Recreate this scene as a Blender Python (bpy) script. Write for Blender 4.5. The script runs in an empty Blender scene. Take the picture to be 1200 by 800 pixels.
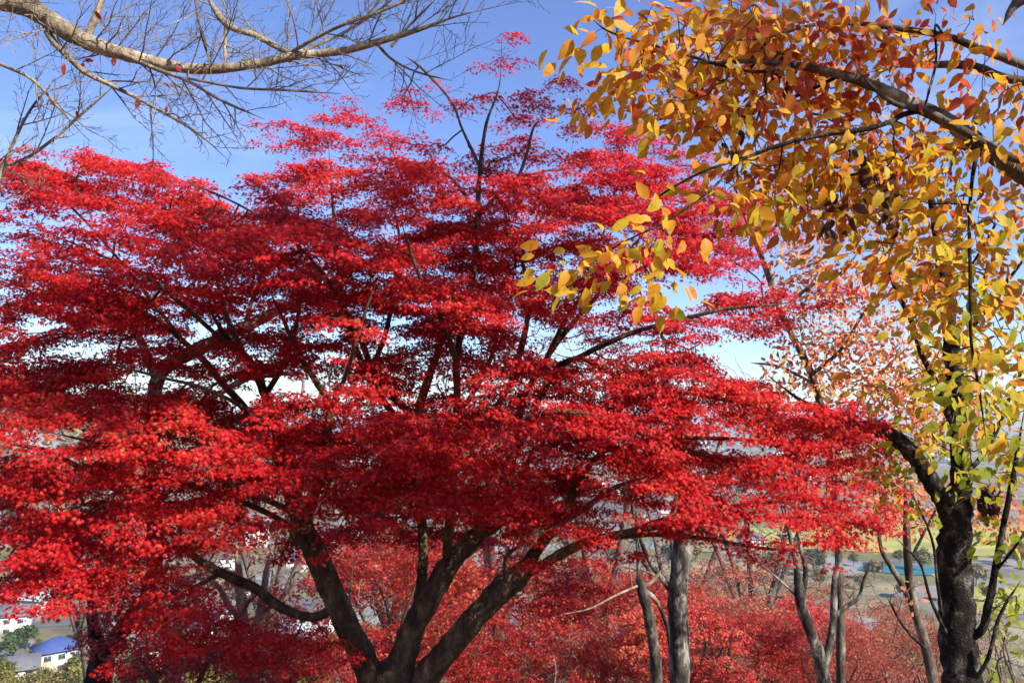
import bpy, math, random
import numpy as np
from mathutils import Vector, Matrix

# ------------------------------------------------------------------ camera, light, exposure
SC = bpy.context.scene
C = SC.collection
F = 942.0                      # focal length in photo pixels (1200 wide)
PITCH = math.radians(5.5)
SUN_AZ, SUN_EL = math.radians(132), math.radians(36)   # azimuth clockwise from +Y

cam_d = bpy.data.cameras.new("camera")
cam = bpy.data.objects.new("camera", cam_d); C.objects.link(cam)
cam_d.sensor_width = 36; cam_d.lens = F / 1200 * 36
cam_d.clip_start = 0.05; cam_d.clip_end = 40000
cam.location = (0, 0, 0); cam.rotation_euler = (math.pi / 2 + PITCH, 0, 0)
SC.camera = cam

W = bpy.data.worlds.new("World"); SC.world = W; W.use_nodes = True
nt = W.node_tree; nt.nodes.clear()
wo = nt.nodes.new("ShaderNodeOutputWorld"); bg = nt.nodes.new("ShaderNodeBackground")
sky = nt.nodes.new("ShaderNodeTexSky"); sky.sky_type = 'NISHITA'; sky.sun_disc = False
sky.sun_elevation = SUN_EL; sky.sun_rotation = SUN_AZ
sky.altitude = 100; sky.air_density = 1.0; sky.dust_density = 0.3; sky.ozone_density = 5.0
hs = nt.nodes.new("ShaderNodeHueSaturation"); hs.inputs['Saturation'].default_value = 1.08
hs.inputs['Hue'].default_value = 0.515
nt.links.new(sky.outputs[0], hs.inputs['Color'])
# thin high cloud: streaky noise over the dome, thicker towards one side of the sky
wtc = nt.nodes.new("ShaderNodeTexCoord"); wmp = nt.nodes.new("ShaderNodeMapping"); wmp.inputs['Scale'].default_value = (1.6, 1.6, 5.0)
wnz = nt.nodes.new("ShaderNodeTexNoise"); wnz.inputs['Scale'].default_value = 1.7; wnz.inputs['Detail'].default_value = 7; wnz.inputs['Roughness'].default_value = 0.6; wnz.inputs['Distortion'].default_value = 0.6
wrp = nt.nodes.new("ShaderNodeValToRGB"); wrp.color_ramp.elements[0].position = 0.50; wrp.color_ramp.elements[1].position = 0.85
wrp.color_ramp.elements[0].color = (0.03, 0.03, 0.03, 1); wrp.color_ramp.elements[1].color = (0.45, 0.45, 0.45, 1)
wmx = nt.nodes.new("ShaderNodeMix"); wmx.data_type = 'RGBA'; wmx.inputs[7].default_value = (4.6, 5.1, 5.9, 1)
nt.links.new(wtc.outputs['Generated'], wmp.inputs[0]); nt.links.new(wmp.outputs[0], wnz.inputs['Vector']); nt.links.new(wnz.outputs['Fac'], wrp.inputs[0])
nt.links.new(wrp.outputs[0], wmx.inputs[0]); nt.links.new(hs.outputs[0], wmx.inputs[6]); nt.links.new(wmx.outputs[2], bg.inputs['Color'])
bg.inputs['Strength'].default_value = 0.122
nt.links.new(bg.outputs[0], wo.inputs['Surface'])

sun_d = bpy.data.lights.new("sun", 'SUN'); sun = bpy.data.objects.new("sun", sun_d); C.objects.link(sun)
sun_d.energy = 4.9; sun_d.angle = math.radians(0.55); sun_d.color = (1.0, 0.93, 0.82)
SD = Vector((math.sin(SUN_AZ) * math.cos(SUN_EL), math.cos(SUN_AZ) * math.cos(SUN_EL), math.sin(SUN_EL)))
sun.rotation_euler = SD.to_track_quat('Z', 'Y').to_euler()
SC.view_settings.view_transform = 'Standard'; SC.view_settings.look = 'None'
SC.view_settings.exposure = 0.92; SC.view_settings.gamma = 1.0
SC.view_settings.use_curve_mapping = False
SC.cycles.max_bounces = 6; SC.cycles.diffuse_bounces = 3; SC.cycles.glossy_bounces = 2
SC.cycles.transmission_bounces = 3; SC.cycles.volume_bounces = 0
SC.cycles.caustics_reflective = False; SC.cycles.caustics_refractive = False

rng = np.random.default_rng(7)
random.seed(7)
CP, SP = math.cos(PITCH), math.sin(PITCH)

def P(px, py, d):
    """world point that stands at photo pixel (px,py), d metres along the camera axis"""
    x = (px - 600) / F * d; u = (400 - py) / F * d
    return np.array([x, d * CP - u * SP, d * SP + u * CP])

def ground_z(x, y):
    x = np.asarray(x, float); y = np.asarray(y, float)
    z = np.where(y < 8, -1.7 - 0.2 * y, -3.3 - 0.37 * (y - 8))
    lo = -60.0 + 0 * z
    k = 6.0                                     # smooth max with the valley floor
    m = np.maximum(z, lo); z = m + k * np.log(np.exp(np.clip((z - m) / k, -60, 0)) + np.exp(np.clip((lo - m) / k, -60, 0)))
    z = np.where(y < 120, np.where(y < 8, -1.7 - 0.2 * y, -3.3 - 0.37 * (y - 8)) * (y < 60) + z * (y >= 60), z)
    # wooded hill on the left and a low line of hills at the horizon
    z = z + 100 * np.exp(-((x + 500) / 150) ** 2 - ((y - 560) / 200) ** 2) + 62 * np.exp(-((x + 280) / 90) ** 2 - ((y - 640) / 150) ** 2)
    z = z + 95 * np.exp(-((y - 7800) / 900) ** 2) * (0.62 + 0.22 * np.sin(x / 900.) + 0.16 * np.sin(x / 370. + 1))
    return z

# ------------------------------------------------------------------ helpers: objects
def tag(o, label=None, cat=None, group=None, kind=None):
    if label: o['label'] = label
    if cat: o['category'] = cat
    if group: o['group'] = group
    if kind: o['kind'] = kind
    return o

def empty(name, loc=(0, 0, 0), rz=0):
    o = bpy.data.objects.new(name, None); C.objects.link(o)
    o.location = [float(v) for v in loc]; o.rotation_euler = (0, 0, rz); o.empty_display_size = 0.2
    return o

def mesh_obj(name, v, tris, mat, parent=None, smooth=False):
    v = np.ascontiguousarray(v, np.float32); t = np.ascontiguousarray(tris, np.int32)
    me = bpy.data.meshes.new(name)
    me.vertices.add(len(v)); me.vertices.foreach_set('co', v.ravel())
    k = t.shape[1]
    me.loops.add(t.size); me.loops.foreach_set('vertex_index', t.ravel())
    me.polygons.add(len(t))
    me.polygons.foreach_set('loop_start', np.arange(0, t.size, k, dtype=np.int32))
    me.polygons.foreach_set('loop_total', np.full(len(t), k, np.int32))
    if smooth: me.polygons.foreach_set('use_smooth', np.ones(len(t), bool))
    me.update(calc_edges=True); me.validate()
    if mat: me.materials.append(mat)
    o = bpy.data.objects.new(name, me); C.objects.link(o)
    if parent: o.parent = parent
    return o

class MB:
    def __init__(s): s.v = []; s.f = []; s.n = 0
    def add(s, v, f):
        v = np.asarray(v, float); s.v.append(v); s.f.append(np.asarray(f, int) + s.n); s.n += len(v)
    def build(s, name, mat, parent=None, smooth=False, org=None):
        v = np.concatenate(s.v); f = np.concatenate(s.f)
        if org is not None: v = v - org
        return mesh_obj(name, v, f, mat, parent, smooth)
    def box(s, c, h):
        c = np.array(c, float); h = np.array(h, float)
        v = np.array([[a, b, d] for d in (-1, 1) for b in (-1, 1) for a in (-1, 1)]) * h + c
        s.add(v, [[0, 2, 3, 1], [4, 5, 7, 6], [0, 1, 5, 4], [2, 6, 7, 3], [0, 4, 6, 2], [1, 3, 7, 5]])

def dup(root, loc, rz, sc=1.0):
    def rec(o, par):
        c = o.copy(); C.objects.link(c)
        if par: c.parent = par
        for ch in list(o.children): rec(ch, c)
        return c
    r = rec(root, None); r.location = [float(v) for v in loc]; r.rotation_euler = (0, 0, rz)
    r.scale = (sc, sc, sc)
    return r

# ------------------------------------------------------------------ materials
def newmat(name):
    m = bpy.data.materials.new(name); m.use_nodes = True
    n = m.node_tree.nodes; n.clear()
    return m, n, m.node_tree.links

def ramp(n, stops, interp='LINEAR'):
    r = n.new('ShaderNodeValToRGB'); r.color_ramp.interpolation = interp
    el = r.color_ramp.elements
    while len(el) < len(stops): el.new(0.5)
    for e, (p, c) in zip(el, stops): e.position = p; e.color = (*c, 1)
    return r

def leaf_mat(name, stops, trans=0.35, noise_scale=1.2, noise_amt=0.35, rough=0.5, spec=0.25, tree=0.0, blotch=0.0, zt=None):
    """random colour per leaf, drifting slowly through the crown"""
    m, n, l = newmat(name)
    out = n.new('ShaderNodeOutputMaterial')
    g = n.new('ShaderNodeNewGeometry'); tc = n.new('ShaderNodeTexCoord')
    nz = n.new('ShaderNodeTexNoise'); nz.inputs['Scale'].default_value = noise_scale; nz.inputs['Detail'].default_value = 1
    l.new(tc.outputs['Object'], nz.inputs['Vector'])
    ma = n.new('ShaderNodeMath'); ma.operation = 'MULTIPLY_ADD'
    ma.inputs[1].default_value = 2.2 * noise_amt; ma.inputs[2].default_value = -1.1 * noise_amt
    l.new(nz.outputs['Fac'], ma.inputs[0])
    ad = n.new('ShaderNodeMath'); ad.operation = 'ADD'; ad.use_clamp = True
    l.new(g.outputs['Random Per Island'], ad.inputs[0]); l.new(ma.outputs[0], ad.inputs[1])
    src = ad.outputs[0]
    if zt:                                     # the lower leaves of the crown turn later
        sz = n.new('ShaderNodeSeparateXYZ'); l.new(tc.outputs['Object'], sz.inputs[0])
        m3 = n.new('ShaderNodeMath'); m3.operation = 'MULTIPLY_ADD'; m3.inputs[1].default_value = zt[1]; m3.inputs[2].default_value = -zt[0] * zt[1]; l.new(sz.outputs[2], m3.inputs[0])
        a3 = n.new('ShaderNodeMath'); a3.operation = 'ADD'; a3.use_clamp = True; l.new(src, a3.inputs[0]); l.new(m3.outputs[0], a3.inputs[1]); src = a3.outputs[0]
    if tree:                                   # whole trees differ a little
        oi = n.new('ShaderNodeObjectInfo'); m2 = n.new('ShaderNodeMath'); m2.operation = 'MULTIPLY_ADD'; m2.inputs[1].default_value = 2 * tree; m2.inputs[2].default_value = -tree
        l.new(oi.outputs['Random'], m2.inputs[0]); a2 = n.new('ShaderNodeMath'); a2.operation = 'ADD'; a2.use_clamp = True
        l.new(src, a2.inputs[0]); l.new(m2.outputs[0], a2.inputs[1]); src = a2.outputs[0]
    r = ramp(n, stops); l.new(src, r.inputs[0])
    if blotch:                                 # brown spots and mottling of ageing leaves
        n2 = n.new('ShaderNodeTexNoise'); n2.inputs['Scale'].default_value = 55; n2.inputs['Detail'].default_value = 4; l.new(tc.outputs['Object'], n2.inputs['Vector'])
        r2 = ramp(n, [(0.52, (1, 1, 1)), (0.60, (0.8, 0.66, 0.5)), (0.72, (0.36, 0.2, 0.12))]); l.new(n2.outputs['Fac'], r2.inputs[0])
        mm = n.new('ShaderNodeMix'); mm.data_type = 'RGBA'; mm.blend_type = 'MULTIPLY'; mm.inputs[0].default_value = blotch
        l.new(r.outputs[0], mm.inputs[6]); l.new(r2.outputs[0], mm.inputs[7])
        class _R: outputs = [mm.outputs[2]]
        r = _R
    p = n.new('ShaderNodeBsdfPrincipled'); p.inputs['Roughness'].default_value = rough
    p.inputs['Specular IOR Level'].default_value = spec
    t = n.new('ShaderNodeBsdfTranslucent'); mx = n.new('ShaderNodeMixShader'); mx.inputs[0].default_value = trans
    l.new(r.outputs[0], p.inputs['Base Color']); l.new(r.outputs[0], t.inputs['Color'])
    l.new(p.outputs[0], mx.inputs[1]); l.new(t.outputs[0], mx.inputs[2]); l.new(mx.outputs[0], out.inputs[0])
    return m

def bark_mat(name, stops, scale=6, stretch=0.35, bump=0.6):
    m, n, l = newmat(name)
    out = n.new('ShaderNodeOutputMaterial'); p = n.new('ShaderNodeBsdfPrincipled')
    tc = n.new('ShaderNodeTexCoord'); mp = n.new('ShaderNodeMapping'); mp.inputs['Scale'].default_value = (1, 1, stretch)
    l.new(tc.outputs['Object'], mp.inputs[0])
    a = n.new('ShaderNodeTexNoise'); a.inputs['Scale'].default_value = scale; a.inputs['Detail'].default_value = 6
    a.inputs['Roughness'].default_value = 0.65
    b = n.new('ShaderNodeTexNoise'); b.inputs['Scale'].default_value = scale * 7; b.inputs['Detail'].default_value = 4
    l.new(mp.outputs[0], a.inputs['Vector']); l.new(mp.outputs[0], b.inputs['Vector'])
    r = ramp(n, stops); l.new(a.outputs['Fac'], r.inputs[0])
    mx = n.new('ShaderNodeMix'); mx.data_type = 'RGBA'; mx.blend_type = 'MULTIPLY'; mx.inputs[0].default_value = 0.6
    r2 = ramp(n, [(0.3, (0.45, 0.45, 0.45)), (0.65, (1.15, 1.12, 1.05))]); l.new(b.outputs['Fac'], r2.inputs[0])
    l.new(r.outputs[0], mx.inputs[6]); l.new(r2.outputs[0], mx.inputs[7]); l.new(mx.outputs[2], p.inputs['Base Color'])
    bp = n.new('ShaderNodeBump'); bp.inputs['Strength'].default_value = bump; bp.inputs['Distance'].default_value = 0.02
    l.new(b.outputs['Fac'], bp.inputs['Height']); l.new(bp.outputs[0], p.inputs['Normal'])
    p.inputs['Roughness'].default_value = 0.9; p.inputs['Specular IOR Level'].default_value = 0.15
    l.new(p.outputs[0], out.inputs[0])
    return m

def plain_mat(name, col, rough=0.7, var=0.25, scale=2.0, spec=0.3):
    m, n, l = newmat(name)
    out = n.new('ShaderNodeOutputMaterial'); p = n.new('ShaderNodeBsdfPrincipled')
    tc = n.new('ShaderNodeTexCoord'); a = n.new('ShaderNodeTexNoise'); a.inputs['Scale'].default_value = scale
    a.inputs['Detail'].default_value = 5; l.new(tc.outputs['Object'], a.inputs['Vector'])
    c = np.array(col)
    r = ramp(n, [(0.3, tuple(c * (1 - var))), (0.7, tuple(np.minimum(c * (1 + var), 0.9)))]); l.new(a.outputs['Fac'], r.inputs[0])
    l.new(r.outputs[0], p.inputs['Base Color']); p.inputs['Roughness'].default_value = rough
    p.inputs['Specular IOR Level'].default_value = spec
    l.new(p.outputs[0], out.inputs[0])
    return m

M = {}
M['maple'] = leaf_mat('maple_leaf', [(0.0, (0.42, 0.008, 0.014)), (0.35, (0.59, 0.014, 0.020)), (0.75, (0.70, 0.022, 0.027)), (0.96, (0.73, 0.05, 0.034)), (1.0, (0.70, 0.12, 0.04))], trans=0.5)
M['maple_far'] = leaf_mat('far_maple_leaf', [(0.0, (0.44, 0.025, 0.028)), (0.45, (0.64, 0.05, 0.05)), (0.85, (0.70, 0.10, 0.08)), (1.0, (0.62, 0.2, 0.08))], trans=0.4, noise_scale=0.8, tree=0.3)
M['maple_rust'] = leaf_mat('rust_leaf', [(0.0, (0.48, 0.08, 0.06)), (0.45, (0.64, 0.17, 0.115)), (0.85, (0.66, 0.26, 0.16)), (1.0, (0.60, 0.30, 0.12))], trans=0.4, noise_scale=0.8, tree=0.3)
M['cherry_orange'] = leaf_mat('cherry_leaf', [(0.0, (0.36, 0.38, 0.03)), (0.10, (0.60, 0.48, 0.03)), (0.35, (0.80, 0.50, 0.035)), (0.72, (0.78, 0.35, 0.03)), (0.94, (0.68, 0.21, 0.035)), (1.0, (0.56, 0.10, 0.035))], trans=0.55, noise_scale=0.9, noise_amt=0.45, blotch=0.55, zt=(3.25, 0.42))
M['cherry_yellow'] = leaf_mat('cherry_yellow_leaf', [(0.0, (0.30, 0.36, 0.03)), (0.3, (0.54, 0.50, 0.035)), (0.6, (0.74, 0.48, 0.04)), (0.85, (0.72, 0.32, 0.04)), (1.0, (0.62, 0.17, 0.04))], trans=0.55, noise_scale=0.9, noise_amt=0.45, blotch=0.55, zt=(3.25, 0.42))
M['salmon'] = leaf_mat('salmon_leaf', [(0.0, (0.60, 0.11, 0.06)), (0.5, (0.72, 0.27, 0.11)), (0.85, (0.72, 0.38, 0.13)), (1.0, (0.62, 0.42, 0.07))], trans=0.4)
M['dead'] = leaf_mat('dead_leaf', [(0.0, (0.045, 0.018, 0.012)), (1.0, (0.13, 0.055, 0.03))], trans=0.15)
M['red_dry'] = leaf_mat('dry_red_leaf', [(0.0, (0.40, 0.03, 0.02)), (1.0, (0.55, 0.12, 0.04))], trans=0.35)
M['olive'] = leaf_mat('olive_leaf', [(0.0, (0.07, 0.09, 0.02)), (0.5, (0.16, 0.17, 0.03)), (1.0, (0.34, 0.28, 0.04))], trans=0.3, noise_scale=0.3)
M['green'] = leaf_mat('green_leaf', [(0.0, (0.025, 0.05, 0.015)), (0.6, (0.06, 0.10, 0.025)), (1.0, (0.13, 0.16, 0.035))], trans=0.25, noise_scale=0.3)
M['wood_mix'] = leaf_mat('autumn_wood_leaf', [(0.0, (0.08, 0.09, 0.025)), (0.3, (0.17, 0.15, 0.06)), (0.6, (0.27, 0.21, 0.10)), (0.85, (0.34, 0.20, 0.07)), (1.0, (0.50, 0.33, 0.05))], trans=0.2, noise_scale=0.06, noise_amt=0.9)
M['bark_maple'] = bark_mat('maple_bark', [(0.32, (0.028, 0.02, 0.014)), (0.5, (0.075, 0.052, 0.032)), (0.62, (0.16, 0.12, 0.07)), (0.70, (0.34, 0.27, 0.17))], scale=8, stretch=0.5, bump=1.0)
M['bark_twig'] = bark_mat('maple_twig_bark', [(0.3, (0.05, 0.028, 0.022)), (0.7, (0.15, 0.10, 0.07))], scale=5)
M['bark_dark'] = bark_mat('dark_cherry_bark', [(0.38, (0.010, 0.008, 0.007)), (0.52, (0.026, 0.021, 0.018)), (0.60, (0.09, 0.082, 0.07)), (0.70, (0.22, 0.21, 0.18))], scale=11, stretch=0.8, bump=1.0)
M['bark_cherry'] = bark_mat('cherry_bark', [(0.36, (0.04, 0.03, 0.025)), (0.52, (0.11, 0.085, 0.07)), (0.66, (0.30, 0.26, 0.21))], scale=6)
M['bark_pale'] = bark_mat('pale_lichen_bark', [(0.42, (0.03, 0.027, 0.023)), (0.52, (0.10, 0.09, 0.075)), (0.62, (0.32, 0.30, 0.26))], scale=7)
M['bark_tan'] = bark_mat('tan_branch_bark', [(0.35, (0.14, 0.11, 0.075)), (0.55, (0.33, 0.27, 0.19)), (0.7, (0.52, 0.45, 0.34))], scale=8)
M['bark_grey'] = bark_mat('grey_brush_bark', [(0.3, (0.10, 0.075, 0.065)), (0.7, (0.26, 0.21, 0.18))], scale=6)

def ground_material():
    m, n, l = newmat('hillside_and_valley')
    out = n.new('ShaderNodeOutputMaterial'); p = n.new('ShaderNodeBsdfPrincipled')
    g = n.new('ShaderNodeNewGeometry'); sx = n.new('ShaderNodeSeparateXYZ'); l.new(g.outputs['Position'], sx.inputs[0])
    near = n.new('ShaderNodeTexNoise'); near.inputs['Scale'].default_value = 1.6; near.inputs['Detail'].default_value = 9
    far = n.new('ShaderNodeTexVoronoi'); far.inputs['Scale'].default_value = 0.04
    fn = n.new('ShaderNodeTexNoise'); fn.inputs['Scale'].default_value = 0.05; fn.inputs['Detail'].default_value = 6
    for q in (near, far, fn): l.new(g.outputs['Position'], q.inputs['Vector'])
    rn = ramp(n, [(0.3, (0.07, 0.045, 0.025)), (0.5, (0.17, 0.10, 0.05)), (0.62, (0.20, 0.15, 0.05)), (0.75, (0.33, 0.06, 0.04))])
    l.new(near.outputs['Fac'], rn.inputs[0])
    sc_ = n.new('ShaderNodeSeparateColor'); l.new(far.outputs['Color'], sc_.inputs[0])
    rf = ramp(n, [(0.0, (0.16, 0.15, 0.06)), (0.2, (0.26, 0.23, 0.14)), (0.42, (0.22, 0.21, 0.19)), (0.6, (0.24, 0.24, 0.25)), (0.8, (0.19, 0.17, 0.10)), (1.0, (0.36, 0.34, 0.31))], 'CONSTANT')
    l.new(sc_.outputs[0], rf.inputs[0])
    rm = ramp(n, [(0.35, (0.6, 0.6, 0.6)), (0.65, (1.2, 1.2, 1.15))]); l.new(fn.outputs['Fac'], rm.inputs[0])
    mu = n.new('ShaderNodeMix'); mu.data_type = 'RGBA'; mu.blend_type = 'MULTIPLY'; mu.inputs[0].default_value = 1
    l.new(rf.outputs[0], mu.inputs[6]); l.new(rm.outputs[0], mu.inputs[7])
    mr = n.new('ShaderNodeMapRange'); mr.inputs[1].default_value = 110; mr.inputs[2].default_value = 165
    l.new(sx.outputs[1], mr.inputs[0])
    mx = n.new('ShaderNodeMix'); mx.data_type = 'RGBA'; l.new(mr.outputs[0], mx.inputs[0])
    l.new(rn.outputs[0], mx.inputs[6]); l.new(mu.outputs[2], mx.inputs[7])
    l.new(mx.outputs[2], p.inputs['Base Color']); p.inputs['Roughness'].default_value = 0.95
    p.inputs['Specular IOR Level'].default_value = 0.1
    l.new(p.outputs[0], out.inputs[0])
    return m
M['ground'] = ground_material()
M['field'] = plain_mat('meadow', (0.33, 0.31, 0.07), 0.9, 0.3, 0.05)
M['asphalt'] = plain_mat('asphalt', (0.11, 0.11, 0.12), 0.9, 0.2, 0.1)
M['road_line'] = plain_mat('road_paint', (0.7, 0.7, 0.68), 0.8, 0.1)
def water_mat():
    m, n, l = newmat('pond_water'); out = n.new('ShaderNodeOutputMaterial'); p = n.new('ShaderNodeBsdfPrincipled')
    p.inputs['Base Color'].default_value = (0.02, 0.15, 0.18, 1); p.inputs['Roughness'].default_value = 0.5; p.inputs['Specular IOR Level'].default_value = 0.2
    nz = n.new('ShaderNodeTexNoise'); nz.inputs['Scale'].default_value = 0.6; bp = n.new('ShaderNodeBump'); bp.inputs['Strength'].default_value = 0.2
    l.new(nz.outputs['Fac'], bp.inputs['Height']); l.new(bp.outputs[0], p.inputs['Normal']); l.new(p.outputs[0], out.inputs[0])
    return m
M['water'] = water_mat()
for k, c in dict(white=(0.72, 0.71, 0.68), cream=(0.62, 0.55, 0.42), greyw=(0.40, 0.40, 0.40), tan=(0.42, 0.33, 0.24),
                 r_grey=(0.13, 0.135, 0.15), r_blue=(0.05, 0.085, 0.24), r_brown=(0.16, 0.10, 0.075), r_pale=(0.42, 0.43, 0.45), r_red=(0.30, 0.10, 0.07)).items():
    M[k] = plain_mat('house_' + k, c, 0.75, 0.10, 0.8)
M['glass'] = plain_mat('window_glass', (0.05, 0.07, 0.09), 0.15, 0.3, 1.0, 0.6)

# ------------------------------------------------------------------ helpers: branches
def catmull(pts, per=5):
    pts = np.asarray(pts, float)
    if len(pts) < 3:
        t = np.linspace(0, 1, per + 1)[:, None]; return pts[0] * (1 - t) + pts[-1] * t
    p = np.vstack([2 * pts[0] - pts[1], pts, 2 * pts[-1] - pts[-2]]); out = []
    for i in range(1, len(p) - 2):
        for t in np.arange(per) / per:
            a, b, c, d = p[i - 1], p[i], p[i + 1], p[i + 2]
            out.append(0.5 * (2 * b + (c - a) * t + (2 * a - 5 * b + 4 * c - d) * t * t + (3 * b - a - 3 * c + d) * t ** 3))
    out.append(p[-2]); return np.array(out)

def tube(mb, pts, rad, k=6, lump=0.0, cap=True):
    pts = np.asarray(pts, float); rad = np.asarray(rad, float)
    t = np.gradient(pts, axis=0); t /= np.linalg.norm(t, axis=1)[:, None] + 1e-9
    ref = np.array([0.31, 0.17, 0.93]) if abs(t[:, 2]).mean() < 0.8 else np.array([0.95, 0.2, 0.1])
    u = np.cross(t, ref); u /= np.linalg.norm(u, axis=1)[:, None] + 1e-9
    w = np.cross(t, u)
    a = np.arange(k) / k * 2 * np.pi
    r = rad[:, None] * np.ones(k)
    if lump: r = r * (1 + lump * rng.normal(size=(len(pts), k)).clip(-1.5, 1.5))
    v = pts[:, None] + r[..., None] * (np.cos(a)[None, :, None] * u[:, None] + np.sin(a)[None, :, None] * w[:, None])
    n = len(pts); i = np.arange(n - 1)[:, None] * k; j = np.arange(k)[None]; j2 = (j + 1) % k
    f = np.stack([i + j, i + j2, i + k + j2, i + k + j], -1).reshape(-1, 4)
    v = v.reshape(-1, 3)
    if cap:
        v = np.vstack([v, pts[-1] + t[-1] * rad[-1] * 0.8]); c = n * k; b = (n - 1) * k
        jj = np.arange(k); f = np.vstack([f, np.stack([b + jj, b + (jj + 1) % k, np.full(k, c), np.full(k, c)], -1)])
    mb.add(v, f)

def tube_tris(mb):   # degenerate cap quads become triangles; keep all as triangles
    f = np.concatenate(mb.f); a = f[:, [0, 1, 2]]; b = f[:, [0, 2, 3]]; b = b[b[:, 1] != b[:, 2]]
    return np.concatenate(mb.v), np.vstack([a, b])

def limb_px(spec, per=6):
    """[(px,py,depth,width_px)...] -> smooth centre line and radii in metres"""
    pts = [P(a, b, d) for a, b, d, w in spec]; r = [w / 2 / F * d for a, b, d, w in spec]
    c = catmull(np.column_stack([pts, r]), per)
    if spec[-1][3] < 9:
        m = len(c); c[:, 3] *= np.clip((m - 0.6 - np.arange(m)) / (0.16 * m), 0.22, 1)
    return c[:, :3], np.maximum(c[:, 3], 0.0013)

def grow(limbs, att, bf=0.3, rt=0.0022, expo=0.47, skip=0.15, maxr=0.05):
    """join every attractor to the limbs with the shortest branching twigs; returns per-limb lists of (points, radii) and the limb index and direction of each attractor"""
    pos = []; lid = []; rl = []; path = []
    for i, (p, r) in enumerate(limbs):
        s0 = int(len(p) * skip) if i or len(limbs) == 1 else int(len(p) * 0.5)
        for q in range(s0, len(p)): pos.append(p[q]); lid.append(i); rl.append(r[q]); path.append(0.12 * q / len(p))
    nl = len(pos); N = len(att)
    allp = np.vstack([pos, att]); par = np.full(nl + N, -1); lid = np.concatenate([lid, np.zeros(N, int)]).astype(int)
    pathA = np.concatenate([path, np.zeros(N)])
    bj = np.zeros(N, int); bc = np.zeros(N); bd = np.zeros(N)
    for q in range(0, N, 500):
        d = np.linalg.norm(att[q:q + 500, None] - allp[None, :nl], axis=2); c = d + bf * pathA[None, :nl]
        b = c.argmin(1); k = np.arange(len(b)); bj[q:q + 500] = b; bc[q:q + 500] = c[k, b]; bd[q:q + 500] = d[k, b]
    done = np.zeros(N, bool); order = []
    for _ in range(N):
        i = int(np.where(done, 1e9, bc).argmin()); done[i] = True; order.append(i)
        j = bj[i]; par[nl + i] = j; lid[nl + i] = lid[j]; pathA[nl + i] = pathA[j] + bd[i]
        dd = np.linalg.norm(att - att[i], axis=1); cc = dd + bf * pathA[nl + i]
        m = (cc < bc) & ~done
        bc[m] = cc[m]; bj[m] = nl + i; bd[m] = dd[m]
    cnt = np.ones(nl + N)
    for i in reversed(order):
        if par[nl + i] >= nl: cnt[par[nl + i]] += cnt[nl + i]
    kids = {}
    for i in order: kids.setdefault(int(par[nl + i]), []).append(nl + i)
    rad = rt * cnt ** expo
    chains = [[] for _ in limbs]
    stack = [(j, k) for j in kids if j < nl for k in kids[j]]
    while stack:
        j, k = stack.pop()
        pts = [allp[j]]; rr = [min(rad[k] * 1.15, rl[j] * 0.8 if j < nl else rad[j])]
        cap_ = rl[j] * 0.75 if j < nl else maxr
        while True:
            pts.append(allp[k]); rr.append(min(rad[k], cap_, maxr))
            ks = kids.get(k, [])
            if not ks: break
            ks = sorted(ks, key=lambda q: -cnt[q])
            for q in ks[1:]: stack.append((k, q))
            k = ks[0]
        rr[-1] *= 0.6
        chains[lid[k]].append((np.array(pts), np.array(rr)))
    dirs = att - allp[par[nl:]]
    dirs /= np.linalg.norm(dirs, axis=1)[:, None] + 1e-9
    return chains, lid[nl:], dirs

def twig_mesh(mb, chains, sub=3, wob=0.012, thick=1.0):
    for p, r in chains:
        c = catmull(np.column_stack([p, r]), sub)
        pts = c[:, :3]; rr = np.maximum(c[:, 3], 0.0012) * thick
        w = rng.normal(size=pts.shape) * wob; w[0] = 0
        tube(mb, pts + w * np.minimum(1, rr[:, None] / 0.004 + 0.4), rr, 6 if r.max() > 0.012 else (4 if r.max() > 0.004 else 3), cap=False)

# ------------------------------------------------------------------ helpers: leaves
def star_template(lobes=7):
    if lobes == 7: ang = [-128, -80, -38, 0, 38, 80, 128]; ln = [0.42, 0.72, 0.93, 1.0, 0.93, 0.72, 0.42]
    else: ang = [-108, -52, 0, 52, 108]; ln = [0.62, 0.92, 1.05, 0.92, 0.62]
    v = [(0, 0, 0)]
    for i, (a, r) in enumerate(zip(ang, ln)):
        a = math.radians(a)
        v.append((r * math.sin(a), r * math.cos(a), -0.22 * r * r))
        if i < len(ang) - 1:
            b = math.radians((ang[i] + ang[i + 1]) / 2); q = (0.37 if lobes == 7 else 0.36) * (ln[i] + ln[i + 1]) / 2 + 0.02
            v.append((q * math.sin(b), q * math.cos(b), 0.02))
    v.append((0.0, -0.14, 0))
    n = len(v)
    f = [(0, i, i + 1) for i in range(1, n - 1)] + [(0, n - 1, 1)]
    return np.array(v, float) * 0.5, np.array(f)
STAR7, STAR5 = star_template(7), star_template(5)

def oval_template():
    ys = [0, 0.22, 0.5, 0.78, 1.0]; w = [0, 0.21, 0.27, 0.17, 0]
    v = []
    for y, a in zip(ys, w):
        z = -0.22 * y * y
        if a == 0: v.append((0, y, z))
        else: v += [(-a, y, z + 0.15 * a), (0, y, z), (a, y, z + 0.15 * a)]
    f = [(0, 2, 1), (0, 3, 2)]
    for i in (1, 4): f += [(i, i + 1, i + 4), (i, i + 4, i + 3), (i + 1, i + 2, i + 5), (i + 1, i + 5, i + 4)]
    f += [(7, 8, 10), (8, 9, 10)]
    return np.array(v, float), np.array(f)
OVAL = oval_template()
CLUMP = (np.array([(-.5, -.3, 0), (.1, -.5, .1), (.55, -.05, -.05), (.2, .5, .08), (-.4, .4, -.1)]), np.array([(0, 1, 2), (0, 2, 3), (0, 3, 4)]))

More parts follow.
